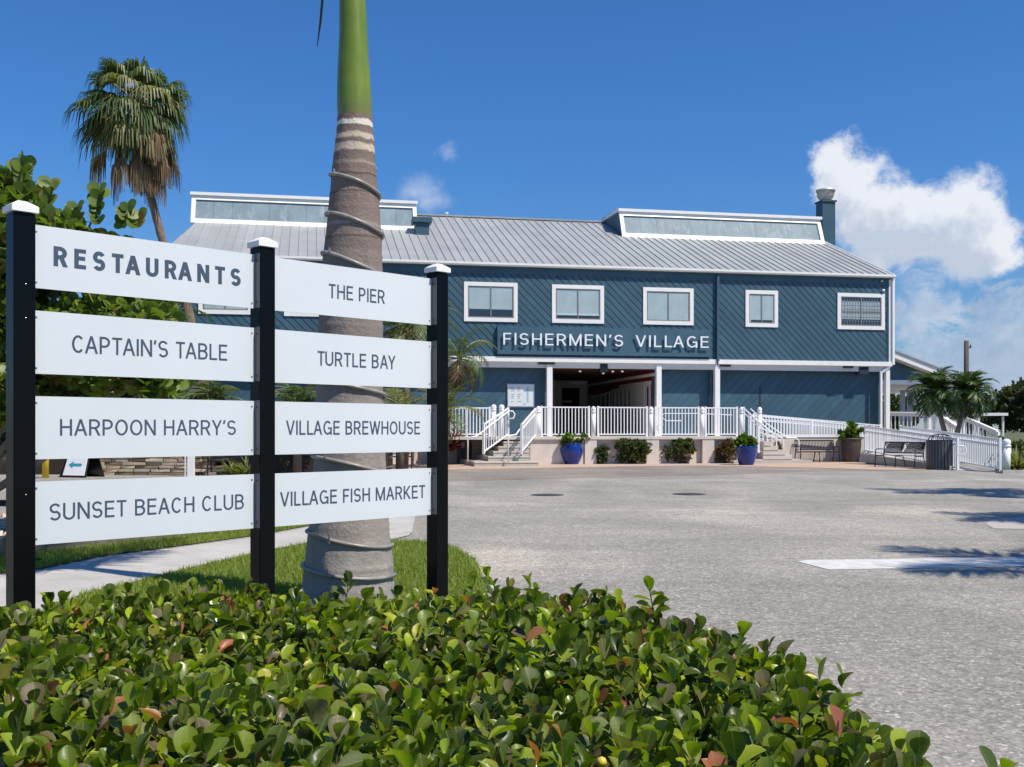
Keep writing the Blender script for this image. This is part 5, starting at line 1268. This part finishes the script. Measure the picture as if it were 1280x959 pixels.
# tall fan palm
def fan_palm(p, trunk, radii, label):
    t = empty('fan_palm', p, 0, label, 'palm tree'); r = np.random.default_rng(5)
    mb = MB(); pts = []; rr = []; n = len(trunk)
    from mathutils import geometry
    T_ = [Vector(q) for q in trunk]
    for i in range(n-1):
        for k in range(8):
            f = k/8; pts.append(T_[i].lerp(T_[i+1], f)); rr.append((radii[i]+(radii[i+1]-radii[i])*f)*(1+.05*((k % 2)*2-1)))
    mb.tube(pts+[T_[-1]], rr+[radii[-1]], 12); mb.build('trunk', BARKP, t, smooth=True)
    top = np.array(trunk[-1], float)
    def fan(az, el, pet, Lb, dead, seed_):
        q = np.random.default_rng(seed_)
        d = np.array([math.cos(el)*math.cos(az), math.cos(el)*math.sin(az), math.sin(el)])
        d2 = d+np.array([0,0,-.35 if not dead else -.5]); d2 /= np.linalg.norm(d2)
        st = top+np.array([q.normal(0,.06), q.normal(0,.06), (-.9*q.random() if dead else q.uniform(-.2,.15))])
        mid_ = st+d*pet*.5; hub = mid_+d2*pet*.5
        side = np.cross(d2, [0,0,1.]); side /= np.linalg.norm(side); up = np.cross(side, d2)
        ns = 26; vs = []; fs = []
        spread = 2.5 if not dead else q.uniform(.7, 1.5)
        for k in range(ns):
            a = (k/(ns-1)-.5)*spread*1.0; l = Lb*(1-.22*abs(k/(ns-1)-.5)*2)*q.uniform(.88,1.08)
            dr = d2*math.cos(a)+side*math.sin(a); ww = Lb*spread/ns*.52
            per = -d2*math.sin(a)+side*math.cos(a)
            w0 = .02; o = len(vs); g = (-.30 if not dead else -.5)
            droopk = .30*q.uniform(.7,1.5)
            zz = np.array([0,0,1.])
            c0 = hub; c1 = hub+dr*l*.52+up*(.03*((k % 2)*2-1))-zz*.06*l; c2 = hub+dr*l*.80-zz*l*droopk*.7; c3 = hub+dr*l*.92-zz*l*droopk*1.9
            if dead: c1 = c1-zz*l*.12; c2 = c1+(dr*.15-zz)*l*.35; c3 = c2+(dr*.05-zz)*l*.28
            for c, w_ in ((c0,.012),(c1,ww*.85),(c2,ww*.5),(c3,.008)):
                vs += [tuple(c-per*w_+up*.0), tuple(c+up*-.012*(w_ > .02)), tuple(c+per*w_)]
            for j in range(3):
                for m_ in range(2): fs.append((o+j*3+m_, o+j*3+m_+1, o+j*3+m_+4, o+j*3+m_+3))
        mb = MB(); mb.add(vs, fs); 
        mm = DEAD if dead else (FRONDY if q.random() < .18 else FROND)
        fo = mb.build('fan_frond', mm, t); 
        mb = MB(); mb.tube([Vector(st), Vector(mid_), Vector(hub)], [.035,.022,.014], 5); mb.build('petiole', mat('pale_petiole', (.38,.33,.20), .6, .2), fo)
    for i in range(46):
        f = i/45; fan(i*2.399+r.uniform(-.25,.25), 1.42-2.15*f**.9, r.uniform(.70,.95), r.uniform(.95,1.1), False, 100+i)
    for i in range(36): fan(-1.3+2.6*r.random() if i % 3 else i*2.399, -.15-r.uniform(0,1.1), r.uniform(.85,1.2), r.uniform(.85,1.15), True, 200+i)
    return t
zF = 31.0
def F_(x, y): q = P(x, y, zF); return q
base = Vector((F_(262, 590).x, zF, 0))
tr = [F_(262,596), F_(252,470), F_(234,385), F_(203,300), F_(184,230), F_(170,130)]
tr = [(q.x-base.x, 0, max(0, q.z)) for q in tr]; tr[0] = (0,0,0)
fan_palm(base, tr, [.25,.19,.15,.125,.115,.15], 'tall leaning fan palm with a brown skirt of dead fronds at upper left')
# sea grape tree with big round leaves
t = empty('sea_grape_tree', (P(-90, 600, 13.0).x, 13.0, 0), 0, 'large round-leaved sea grape tree behind the left half of the signs', 'tree')
base = Vector(t.location)
def bl(x, y, rx, ry, z=13.0, dep=1.2):
    q = P(x, y, z)-base; return (tuple(q), rx/F*z, dep, ry/F*z)
sg = [bl(-60,330,90,110), bl(-5,285,48,80), bl(14,250,36,44,13.2,.6), bl(45,285,42,48,13.1,.5), bl(45,330,50,52), bl(78,300,38,34,12.7,.5), bl(115,328,46,40), bl(150,320,24,24,12.8,.4), bl(20,420,60,90), bl(95,440,80,62), bl(165,410,66,42), bl(40,500,60,30), bl(205,470,40,28), bl(-40,460,80,90)]
blob_leaves(sg, 15500, .125, DISC_LEAF, GRAPEM, 'crown', t, .25, .5, 8)
r_ = np.random.default_rng(9)
O=[];Y=[];N=[];S=[]
for (x, y0, y1, n, dx) in ((122, 240, 285, 8, 2), (152, 262, 290, 5, 8), (30, 207, 240, 6, -4), (60, 232, 262, 5, 3), (168, 272, 290, 3, 6), (96, 262, 300, 6, 0)):
    for k in range(n):
        q = P(x+dx*(1-k/n), y0+(y1-y0)*k/n, 12.9)-base
        for s_ in (-1, 1): O.append(tuple(q)); Y.append((s_*.6+r_.normal(0,.2), -.5+r_.normal(0,.3), .55)); N.append((r_.normal(0,.3), -.8, .5)); S.append(r_.uniform(.12,.17))
tag(obj_from(scatter_mesh('sprig_leaves', DISC_LEAF[0], DISC_LEAF[1], O, Y, N, S, GRAPEM), 'top_sprigs', t), kind='stuff')
mb = MB(); q0 = Vector((0,0,0))
for (x, y) in ((10,280),(60,330),(120,350),(150,300),(122,262),(-40,330),(170,400),(40,420),(100,440),(210,465)):
    q = P(x, y, 13.0)-base; m1 = Vector((q.x*.35, .1, q.z*.35)); m2 = Vector((q.x*.75, -.05, q.z*.72)); mb.tube([q0, m1, m2, q], [.07,.05,.03,.01], 6)
mb.build('trunk', BARK, t, smooth=True)
# shrubbery at the left behind the sea grape
shrub(Vector((P(10,600,35).x, 35, 0)), 6, 2.5, 4.2, 'tall green bushes behind the sea grape at far left', m=TREEM, n=5000, size=.2, seed=77)
shrub(Vector((P(130,600,32).x, 32.3, .4)), 4.5, 2.0, 3.4, 'tall dark bush above the stacked stone wall behind the signs', m=TREEM, n=4500, size=.2, seed=78)

# ------------------------------------------------------------------ big palm trunk with coiled cable
ZP = 7.8; bx = P(435, 750, ZP).x
t = empty('royal_palm', (bx, ZP, 0), 0, 'thick grey ringed palm trunk with green crownshaft and coiled cable behind the signs', 'palm tree')
prof = [(0,424.5,457),(40,424.5,459.5),(80,422.5,461.5),(110,421.5,463.5),(135,421.5,465),(147,422.5,465)]
grey = [(147,422,465.5),(165,421,466),(180,419,467.5),(220,415,470.5),(260,411,474),(300,407,477),(340,403,478),(400,399,478),(480,396.5,478.5),(580,393,482),(655,387.5,486),(700,382,490.5),(750,376,494),(775,373,497),(800,371,500)]
def trunkmesh(pr, y_end=None, rings=True, seg=40):
    rows = []
    for (ya, la, ra), (yb_, lb_, rb) in zip(pr, pr[1:]):
        m_ = max(2, int(abs(yb_-ya)/3))
        for k in range(m_): f = k/m_; rows.append((ya+(yb_-ya)*f, la+(lb_-la)*f, ra+(rb-ra)*f))
    rows.append(pr[-1]); mb = MB(); vs = []; r = random.Random(3)
    ringy = [160,176,193,208,222,245,262,283,300,322,340,362,385,408,430,455,480,506,531,556,580,606,632,655,684,706,732]
    for (y, l, rr) in rows:
        a = P(l, y, ZP); c = P(rr, y, ZP); cx = (a.x+c.x)/2-bx; rad = (c.x-a.x)/2; bulge = 0
        if rings:
            for q in ringy:
                dq = y-q
                if abs(dq) < 5: bulge += .010*math.exp(-(dq/1.6)**2)
                if 0 < dq < 14: bulge += .012*math.exp(-dq/6)
        for k in range(seg):
            an = 2*math.pi*k/seg; n_ = 1+bulge*(1+.5*math.sin(an*3+y*.05))+(.006*math.sin(an*5+y*.11)+.005*math.sin(an*9-y*.07) if rings else 0)
            vs.append((cx+rad*n_*math.cos(an), rad*n_*math.sin(an), a.z))
    N_ = len(rows); fs = [(j*seg+k, (j+1)*seg+k, (j+1)*seg+(k+1) % seg, j*seg+(k+1) % seg) for j in range(N_-1) for k in range(seg)]
    mb.add(vs, fs); return mb
def royal_bark():
    m = bpy.data.materials.new('royal_palm_bark'); m.use_nodes = True; b = NB(m.node_tree); p = m.node_tree.nodes['Principled BSDF']
    oc = b.n('ShaderNodeTexCoord').outputs['Object']; sx = b.n('ShaderNodeSeparateXYZ'); b.set(sx.inputs[0], oc); z = sx.outputs[2]
    n = b.noise(oc, 5, 6, .7)[0]; st = b.noise(b.vm('MULTIPLY', oc, (5, 5, 1.0)), 3, 5, .65)[0]; band = b.noise(b.vm('MULTIPLY', oc, (.8, .8, 5)), .9, 3, .5)[0]; sp = b.noise(oc, 38, 4, .7)[0]
    hgt = b.mr(z, .3, 3.4)
    c = b.mix(b.mr(n, .3, .7), (.27,.243,.222), (.37,.34,.315))
    c = b.mix(b.m('MULTIPLY', hgt, .85), c, (.185,.128,.10))
    c = b.mix(b.mr(band, .56, .70, 0, .55), c, (.15,.115,.095)); c = b.mix(b.mr(st, .56, .75, 0, .45), c, (.14,.11,.09))
    c = b.mix(b.mr(sp, .60, .75, 0, .35), c, (.10,.085,.075)); c = b.mix(b.mr(sp, .42, .3, 0, .25), c, (.5,.47,.44))
    # fresh leaf scars near the top (ragged pale bands)
    wob = b.m('MULTIPLY', b.m('SUBTRACT', b.noise(oc, 14, 4, .6)[0], .5), .05)
    zw = b.m('ADD', z, wob)
    for yy, hw, col, kk in ((157, .024, (.72,.66,.56), 1.0), (173.5, .026, (.55,.46,.36), .85), (188, .034, (.60,.50,.38), .85), (207, .014, (.42,.34,.27), .5), (300, .012, (.10,.075,.06), .7), (245, .010, (.10,.075,.06), .7), (222,.010,(.09,.07,.055),.8), (284,.014,(.42,.37,.33),.5)):
        zc_ = P(0, yy, ZP).z; dd = b.m('ABSOLUTE', b.m('SUBTRACT', zw, zc_)); c = b.mix(b.mr(dd, hw, hw*.6, 0, kk), c, col)
    b.set(p.inputs['Base Color'], c); p.inputs['Roughness'].default_value = .9; p.inputs['Specular IOR Level'].default_value = .2
    bp = b.n('ShaderNodeBump'); bp.inputs['Strength'].default_value = .7; bp.inputs['Distance'].default_value = .012
    b.set(bp.inputs['Height'], b.m('ADD', b.m('ADD', n, sp), b.m('MULTIPLY', st, .8))); b.set(p.inputs['Normal'], bp.outputs[0])
    return m
def shaftmat():
    m = bpy.data.materials.new('crownshaft_green'); m.use_nodes = True; b = NB(m.node_tree); p = m.node_tree.nodes['Principled BSDF']
    oc = b.n('ShaderNodeTexCoord').outputs['Object']
    st = b.noise(b.vm('MULTIPLY', oc, (10, 10, .6)), 3, 4, .6)[0]; n = b.noise(oc, 2.2, 4, .6)[0]
    c = b.mix(b.mr(n, .3, .7), (.095,.155,.012), (.165,.235,.022)); c = b.mix(b.mr(st, .5, .75, 0, .4), c, (.28,.32,.09)); sz = b.n('ShaderNodeSeparateXYZ'); b.set(sz.inputs[0], oc); zb_ = P(0, 147, ZP).z; edge = b.mr(b.m('ADD', sz.outputs[2], b.m('MULTIPLY', st, .12)), zb_+.06, zb_+.22, 1, 0); c = b.mix(b.m('MULTIPLY', edge, .75), c, (.20,.19,.06)); dk_ = b.noise(oc, 9, 5, .7)[0]; c = b.mix(b.mr(dk_, .62, .74, 0, .35), c, (.09,.12,.03))
    b.set(p.inputs['Base Color'], c); p.inputs['Roughness'].default_value = .34; return m
trunkmesh(grey).build('trunk', royal_bark(), t, smooth=True)
CS = shaftmat(); up_prof = [(-90,428,452),(-45,426,455)]+prof
trunkmesh(up_prof, rings=False).build('crownshaft', CS, t, smooth=True)
# crown far above the picture
r = np.random.default_rng(12); top = np.array([P(440,-80,ZP).x-bx, 0, P(440,-80,ZP).z])
for i, azd in enumerate((25, 70, 112, 150, 178, 205, 238)):
    az = R(azd); el = (1.25, .85, 1.1, .7, 1.2, .8, 1.3)[i]
    pts, O, Y, N, S = frond_arrays(top, az, el, 2.6, .95, 46, .60, r, wid=.8)
    fo = obj_from(scatter_mesh('frond', NEEDLE[0], NEEDLE[1], O, Y, N, S, FROND), 'frond', t)
    mb = MB(); mb.tube([Vector(q) for q in pts], [.05*(1-.9*k/14)+.004 for k in range(15)], 6, False); mb.build('rachis', CS, fo)
# hanging leaf tip
mb = MB(); a = P(404, -70, ZP+.2); a1 = P(403, 0, ZP+.2); a2 = P(400.5, 28, ZP+.2); a3 = P(396.5, 58, ZP+.2); o = Vector((bx, ZP, 0))
mb.tube([a-o, a1-o, a2-o, a3-o], [.012,.010,.009,.003], 6); mb.build('hanging_leaf_tip', mat('brown_tip', (.06,.05,.03), .7, .1), t)
# cable coil
def rad_at(y):
    for (ya, la, ra), (yb_, lb_, rb) in zip(grey, grey[1:]):
        if ya <= y <= yb_: f = (y-ya)/(yb_-ya); return (la+(lb_-la)*f+ra+(rb-ra)*f)/2, ((ra+(rb-ra)*f)-(la+(lb_-la)*f))/2
    return 436, 60
pts = []
turns = [(178,205),(218,243),(268,292),(318,344),(368,394),(420,446),(470,494),(520,544),(568,589),(618,636),(664,681),(706,719)]
for i, (ya, yb_) in enumerate(turns):
    for k in range(17):                          # front half: left to right
        f = k/16; y = ya+(yb_-ya)*(.5-.5*math.cos(math.pi*f))+1.5*math.sin(6*f+i); cx, rr = rad_at(y); an = math.pi+math.pi*f
        rr_ = (rr+1.6)/F*ZP*1.012; q = P(cx, y, ZP); pts.append((q.x-bx+rr_*math.cos(an), rr_*math.sin(an), q.z))
    if i < len(turns)-1:
        yc = turns[i+1][0]
        for k in range(1, 12):
            f = k/12; y = yb_+(yc-yb_)*f; cx, rr = rad_at(y); an = math.pi*f; rr_ = (rr+1.6)/F*ZP*1.012; q = P(cx, y, ZP); pts.append((q.x-bx+rr_*math.cos(an), rr_*math.sin(an), q.z))
mb = MB(); mb.tube([Vector(q) for q in pts[18:]], .0145, 8); mb.build('cable', mat('grey_cable', (.27,.255,.235), .35, .25, 12, dirt=.4), t, smooth=True)
for y, x in ((222,422),(272,415),(320,418),(571,414),(667,421),(673,421),(708,420)):
    q = P(x, y, ZP); _, rr = rad_at(y); rz_ = rr/F*ZP; dx = q.x-bx-(P(rad_at(y)[0], y, ZP).x-bx); yy = -math.sqrt(max(.001, rz_**2-dx**2))
    mb = MB(); mb.tube([(q.x-bx, yy+.01, q.z), (q.x-bx, yy-.035, q.z), (q.x-bx, yy-.038, q.z+.028)], .008, 6); mb.build('cable_clip', STEEL, t)

# ------------------------------------------------------------------ the directory sign
AL = R(44.6); pv = Vector((math.sin(AL), math.cos(AL), 0)); rzs = math.atan2(pv.y, pv.x)
C0 = Vector((-.4792*4.9, 4.9, 0)); PS = .1016; TS = [0, 1.325, 2.645]; HT = 2.362
which = ['left', 'middle', 'right']
sg_root = empty('directory_sign', C0, rzs, 'large two-column restaurant directory of white panels between three black posts with white caps', 'sign')
for k, tt in enumerate(TS):
    mb = MB(); mb.box(0, PS, 0, PS, 0, HT-.032); o = mb.build('sign_post', BLACKG, sg_root, bevel=.004, loc=(tt, 0, 0))
    c = PS/2
    mb = MB(); mb.box(-.012, PS+.012, -.012, PS+.012, HT-.03, HT)
    mb.add([(-.012,-.012,HT),(PS+.012,-.012,HT),(PS+.012,PS+.012,HT),(-.012,PS+.012,HT),(c-.022,c-.022,HT+.027),(c+.022,c-.022,HT+.027),(c+.022,c+.022,HT+.027),(c-.022,c+.022,HT+.027),(c,c,HT+.031)],
           [(0,1,5,4),(1,2,6,5),(2,3,7,6),(3,0,4,7),(4,5,8),(5,6,8),(6,7,8),(7,4,8)])
    mb.build('cap', WHITE, o, bevel=.002)
    if k:
        for j in range(4):
            z1 = 2.288-.4135*j; z0 = z1-.305
            mb = MB(); mb.box(-.004, -.0005, .001, PS/2-.004, z0+.003, z1+.004); mb.build('bracket', GREYBR, o)
            for zz in (z0+.035, z1-.035): mb = MB(); mb.lathe([(.001,.004),(.006,.003),(.007,0)], 10); s_ = mb.build('screw', BLACKM, o, loc=(-.004, PS/4, zz)); s_.rotation_euler = (0, R(-90), 0)
    else:
        for zz in (1.83, .99, 1.99): mb = MB(); mb.lathe([(.001,.003),(.003,.002),(.0035,0)], 8); s_ = mb.build('screw', STEEL, o, loc=(PS*.55, 0, zz)); s_.rotation_euler = (R(90), 0, 0)
texts = [[('RESTAURANTS', 67, 301, .098, .205, .32, .335), ('CAPTAIN’S TABLE', 90, 284, .088, .125, .115, 0), ('HARPOON HARRY’S', 75, 295, .082, .122, .125, 0), ('SUNSET BEACH CLUB', 62, 305, .084, .122, .125, 0)],
         [('THE PIER', 411, 481, .086, .132, .125, 0), ('TURTLE BAY', 397, 494, .086, .132, .125, 0), ('VILLAGE BREWHOUSE', 358, 525, .084, .132, .125, 0), ('VILLAGE FISH MARKET', 350.5, 531.5, .084, .132, .125, 0)]]
def t_of(x, d=PS/2):              # pixel column -> distance along the sign
    o = C0+Vector((-pv.y, pv.x, 0))*d; k = (x-640)/F
    return (k*o.y-o.x)/(pv.x-k*pv.y)
for col in range(2):
    for j in range(4):
        txt, x0, x1, cap, th_, tr_, _ = texts[col][j]
        a = TS[col]+PS; c = TS[col+1]; z1 = 2.288-.4135*j; z0 = z1-.305
        mb = MB(); mb.box(.001, c-a-.005, -.004, .004, 0, .305); o = mb.build('sign_panel', PANEL, sg_root, loc=(a, PS/2, z0)); o['label'] = 'white panel reading %s' % txt.replace('’', "'")
        ta, tb = t_of(x0, PS/2-.005)-a, t_of(x1, PS/2-.005)-a
        Wt, lay = layout(txt, th_, tr_); sx = (tb-ta)/Wt; zb_ = (.305-cap)/2+(.012 if col == 0 and j == 0 else -.004 if j == 0 else .002)
        for ch, x, w, st in lay:
            if not st: continue
            mb = MB()
            for si, q in letter_poly(st, th_, sx, cap):
                yv = -.0046-.00012*si; mb.add([(ta+x*sx+p[0], yv, zb_+p[1]) for p in q], [tuple(range(len(q)))])
            mb.build('letter', INKM, o)
        for xx in (.02, c-a-.022):
            for zz in (.03, .275): mb = MB(); mb.lathe([(.001,.004),(.005,.003),(.006,0)], 10); s_ = mb.build('screw', STEEL, o, loc=(xx, -.004, zz)); s_.rotation_euler = (R(90), 0, 0)

# ------------------------------------------------------------------ hedge in the foreground
HEDGEM = leafmat('hedge_leaf', [(0,(.045,.070,.012)),(.24,(.082,.118,.016)),(.46,(.130,.180,.020)),(.64,(.195,.260,.022)),(.76,(.30,.38,.024)),(.82,(.44,.52,.03)),(.865,(.15,.15,.055)),(.92,(.21,.17,.10)),(.945,(.15,.10,.06)),(.955,(.60,.60,.05)),(.975,(.24,.18,.06)),(.990,(.50,.17,.09)),(1,(.36,.11,.07))], .30, .36, .38, veins=True)
hd = empty('hedge', (-.8, 3.4, 0), 0, 'low dense hedge of glossy rounded leaves across the foreground', 'hedge')
hr = np.random.default_rng(4)
def edge_x(y): # right boundary of the hedge
    return np.interp(y, [.6, 2.0, 2.5, 3.2, 3.9, 4.4, 4.8], [.97, .97, .955, .985, .84, .56, .12])
def back_y(x): return np.interp(x, [-4, -2.3, -1.2, -.2, .3, .8], [3.95, 4.35, 4.75, 5.05, 4.9, 4.3])
gx, gy_ = [], []
stepg = .068
xs = np.arange(-3.6, 1.1, stepg); ys = np.arange(1.0, 5.2, stepg)
PX, PY = np.meshgrid(xs, ys); PX = PX.ravel()+hr.uniform(-.03,.03,PX.size); PY = PY.ravel()+hr.uniform(-.03,.03,PY.size)
ok = (PX < edge_x(PY)) & (PY < back_y(PX)) & (np.abs(PX) < PY*.62+.4)
PX, PY = PX[ok], PY[ok]
def hump(x, y): return .030*np.sin(x*3.1+1.3*np.sin(y*2))+.026*np.sin(y*3.7+x*1.9)+.024*np.sin(x*13+y*8)*np.sin(y*15-x*6)+.012*np.sin(x*31+y*3)*np.sin(y*27)
dE = np.minimum(edge_x(PY)-PX, back_y(PX)-PY)
TOP = .525+hump(PX, PY)-np.clip(.16-dE, 0, .16)**1.5*1.2
TOP = TOP+np.where(hr.random(len(PX)) < np.where(dE < .25, np.where(PX < -.9, .06, .18), .035), hr.uniform(.03,.10,len(PX)), 0)
O=[];Y=[];N=[];S=[];stems=MB()
for i in range(len(PX)):
    h = TOP[i]+hr.normal(0,.028); n_l = 8
    tilt = hr.normal(0,.22,2)
    if dE[i] < .12: tilt += np.array([.35 if edge_x(PY[i])-PX[i] < .12 else 0, .3 if back_y(PX[i])-PY[i] < .12 else 0])
    L = hr.uniform(.13,.19); ax = np.array([tilt[0], tilt[1], 1.0]); ax /= np.linalg.norm(ax)
    p0 = np.array([PX[i], PY[i], h])-ax*L; a0 = hr.uniform(0, 6.28)
    for k in range(n_l):
        f = (k+.3)/n_l; side = a0+(k % 2)*math.pi+hr.normal(0,.35)+k*.25
        e = hr.uniform(.15,.9) if k < n_l-2 else hr.uniform(.9,1.35)
        e = e+.3*f
        d = np.array([math.cos(side)*math.cos(e), math.sin(side)*math.cos(e), math.sin(e)])
        up = np.array([0,0,1.])*.9-np.array([math.cos(side), math.sin(side), 0])*.5+hr.normal(0,.38,3)
        O.append(p0+ax*L*f); Y.append(d); N.append(up); s_ = hr.uniform(.052,.080)*(1.0 if k < n_l-1 else .72); S.append((s_*hr.uniform(.80,1.15), s_, s_*hr.uniform(.4,2.2)))
    if i % 2 == 0:
        b_ = (PX[i]+hr.normal(0,.04), PY[i]+hr.normal(0,.04), hr.uniform(.05,.25)); stems.tube([b_, tuple(p0), tuple(p0+ax*L*.85)], [.005,.0035,.0022], 4, False)
# side skirt of leaves down the right and back faces
ns = 5200; yy = hr.uniform(1.2, 4.7, ns); xe = edge_x(yy)-hr.uniform(-.02,.12,ns); zz = hr.uniform(.03,.48,ns)
for x, y, z in zip(xe, yy, zz):
    d = np.array([.8, hr.normal(0,.4), hr.normal(.3,.4)]); O.append(np.array([x,y,z])); Y.append(d); N.append(np.array([.3,-.2,.9])+hr.normal(0,.4,3)); s_ = hr.uniform(.04,.065); S.append((s_,s_,s_))
ns = 5200; xx = hr.uniform(-3.2, .6, ns); ye = back_y(xx)-hr.uniform(-.02,.12,ns); zz = hr.uniform(.03,.48,ns)
for x, y, z in zip(xx, ye, zz):
    d = np.array([hr.normal(0,.4), .8, hr.normal(.3,.4)]); O.append(np.array([x,y,z])); Y.append(d); N.append(np.array([0,.3,.9])+hr.normal(0,.4,3)); s_ = hr.uniform(.04,.065); S.append((s_,s_,s_))
# lower filler layer
ns = 14000; xx = hr.uniform(-3.6, 1.0, ns); yy = hr.uniform(1.0, 5.0, ns); m_ = (xx < edge_x(yy)-.03) & (yy < back_y(xx)-.03) & (np.abs(xx) < yy*.62+.4)
for x, y in zip(xx[m_], yy[m_]):
    O.append(np.array([x,y,hr.uniform(.22,.42)])); Y.append(hr.normal(0,1,3)+np.array([0,0,.4])); N.append(np.array([0,0,1])+hr.normal(0,.5,3)); s_ = hr.uniform(.045,.065); S.append((s_,s_,s_))
# a stray shoot at the lower right
for k in range(6): O.append(np.array([1.09+.01*k, 2.42, .36+.018*k])); Y.append(np.array([(-1)**k*.6, -.1, .8])); N.append(np.array([0,-.6,.7])); S.append((.05,.055,.05))
O = np.array(O)-np.array([-.8,3.4,0]); Y = np.array(Y); N = np.array(N); S = np.array(S)
# the leaves that show largest are single parts
wpos = O+np.array([-.8,3.4,0]); px = 640+F*wpos[:,0]/wpos[:,1]; py = HOR+F*(EYE-wpos[:,2])/wpos[:,1]
vis = (px > 0) & (px < 1280) & (py < 965) & (wpos[:,2] > .50+hump(wpos[:,0], wpos[:,1])-.03)
score = np.where(vis, S[:,1]/wpos[:,1], 0); idx = np.argsort(-score)[:290]; keep = np.ones(len(O), bool); keep[idx] = False
CURLED = leaf_template([(0,.02),(.15,.11),(.4,.24),(.66,.33),(.85,.30),(.96,.17),(1,.03)], .75, .42)
ki = np.where(keep)[0]; sel = hr.random(len(ki)) < .34
for tp, ii in ((ROUND_LEAF, ki[~sel]), (CURLED, ki[sel])):
    me = scatter_mesh('hedge_foliage', tp[0], tp[1], O[ii], Y[ii], N[ii], S[ii], HEDGEM, uv=True)
    tag(obj_from(me, 'foliage', hd), kind='stuff')
lme = scatter_mesh('leaf', ROUND_LEAF[0], ROUND_LEAF[1], [(0,0,0)], [(0,1,0)], [(0,0,1)], [1.0], HEDGEM, uv=True)
Fr = frames(Y[idx], N[idx])
for k, i in enumerate(idx):
    o = obj_from(lme, 'leaf', hd); M = Matrix([[*Fr[k][:,c]] for c in range(3)]); M = Matrix(((Fr[k][0][0],Fr[k][1][0],Fr[k][2][0]),(Fr[k][0][1],Fr[k][1][1],Fr[k][2][1]),(Fr[k][0][2],Fr[k][1][2],Fr[k][2][2])))
    M4 = M.to_4x4() @ Matrix.Diagonal((*S[i], 1)); M4.translation = Vector(O[i]); o.matrix_basis = M4
sv = [(x+.8, y-3.4, z) for x, y, z in stems.v]; stems.v = sv; tag(stems.build('stems', TWIG, hd), kind='stuff')
# small yellow fruits
fm_ = mat('yellow_fruit', (.62,.50,.06), .4, .1); fmd = mat('dark_fruit', (.03,.03,.05), .4, .1)
for (x, y, m_) in ((730,944,fm_),(752,955,fm_),(664,957,fm_),(666,880,fmd),(128,955,fmd)):
    q = G(x, y, .54); mb = MB(); mb.lathe([(.001,-.012),(.009,-.008),(.0125,0),(.009,.008),(.001,.012)], 12); mb.build('fruit', m_, hd, smooth=True, loc=(q.x+.8, q.y-3.4, .545))
mb = MB(); mb.add([(-3.6-0,1.0,.006),(1.0,1.0,.006),(.95,3.4,.006),(.5,4.5,.006),(-.2,5.0,.006),(-2.4,4.3,.006),(-4,4,.006)], [tuple(range(7))]); struct(mb.build('hedge_soil', SOIL)).location = (0,0,.012)

# fallen leaves on the path edge and road
for (x, y, lb) in ((43, 708, 'large curled brown leaf fallen on the path edge behind the left signpost'), (583, 697, 'small pale scrap lying where the grass meets the asphalt')):
    q = G(x, y); mb = MB(); k = .075 if x == 43 else .045; mb.v = [(a_*k*2, b2*k*2-k, (c_+.28)*k*1.4) for a_, b2, c_ in ROUND_LEAF[0]]; mb.f = ROUND_LEAF[1]
    o = mb.build('fallen_leaf', mat('dry_leaf', (.30,.16,.08), .8, .2, 30) if x != 583 else WHITE, smooth=True, loc=(q.x, q.y, .03)); o.rotation_euler = (.25, -.2, x); tag(o, lb, 'leaf')

# ------------------------------------------------------------------ palms right of the picture whose shade falls on the road
feather_palm(Vector((8.75, 7.6, 0)), [(0,0,0),(.1,0,2.5),(0,.1,5.4)], [.20,.15,.13], 10, 'tall palm just outside the right edge shading the stop line', mfr=FROND, seed=81, L=2.2, ll=.75, nl=42, droop=1.6, wid=.9, elev=(-.3,1.2))
feather_palm(Vector((13.3, 19.0, 0)), [(0,0,0),(.1,0,2.8),(0,.1,6.0)], [.20,.15,.13], 11, 'second tall palm outside the right edge, further from the stop line', mfr=FROND, seed=82, L=2.5, ll=.75, nl=42, droop=1.6, wid=.9, elev=(-.3,1.2))
feather_palm(Vector((11.1, 12.8, 0)), [(0,0,0),(.1,0,2.6),(0,.1,5.6)], [.20,.15,.13], 16, 'palm outside the right edge between the two taller ones', mfr=FROND, seed=83, L=1.9, ll=.6, nl=36, droop=1.6, wid=.9, elev=(-.3,1.2))
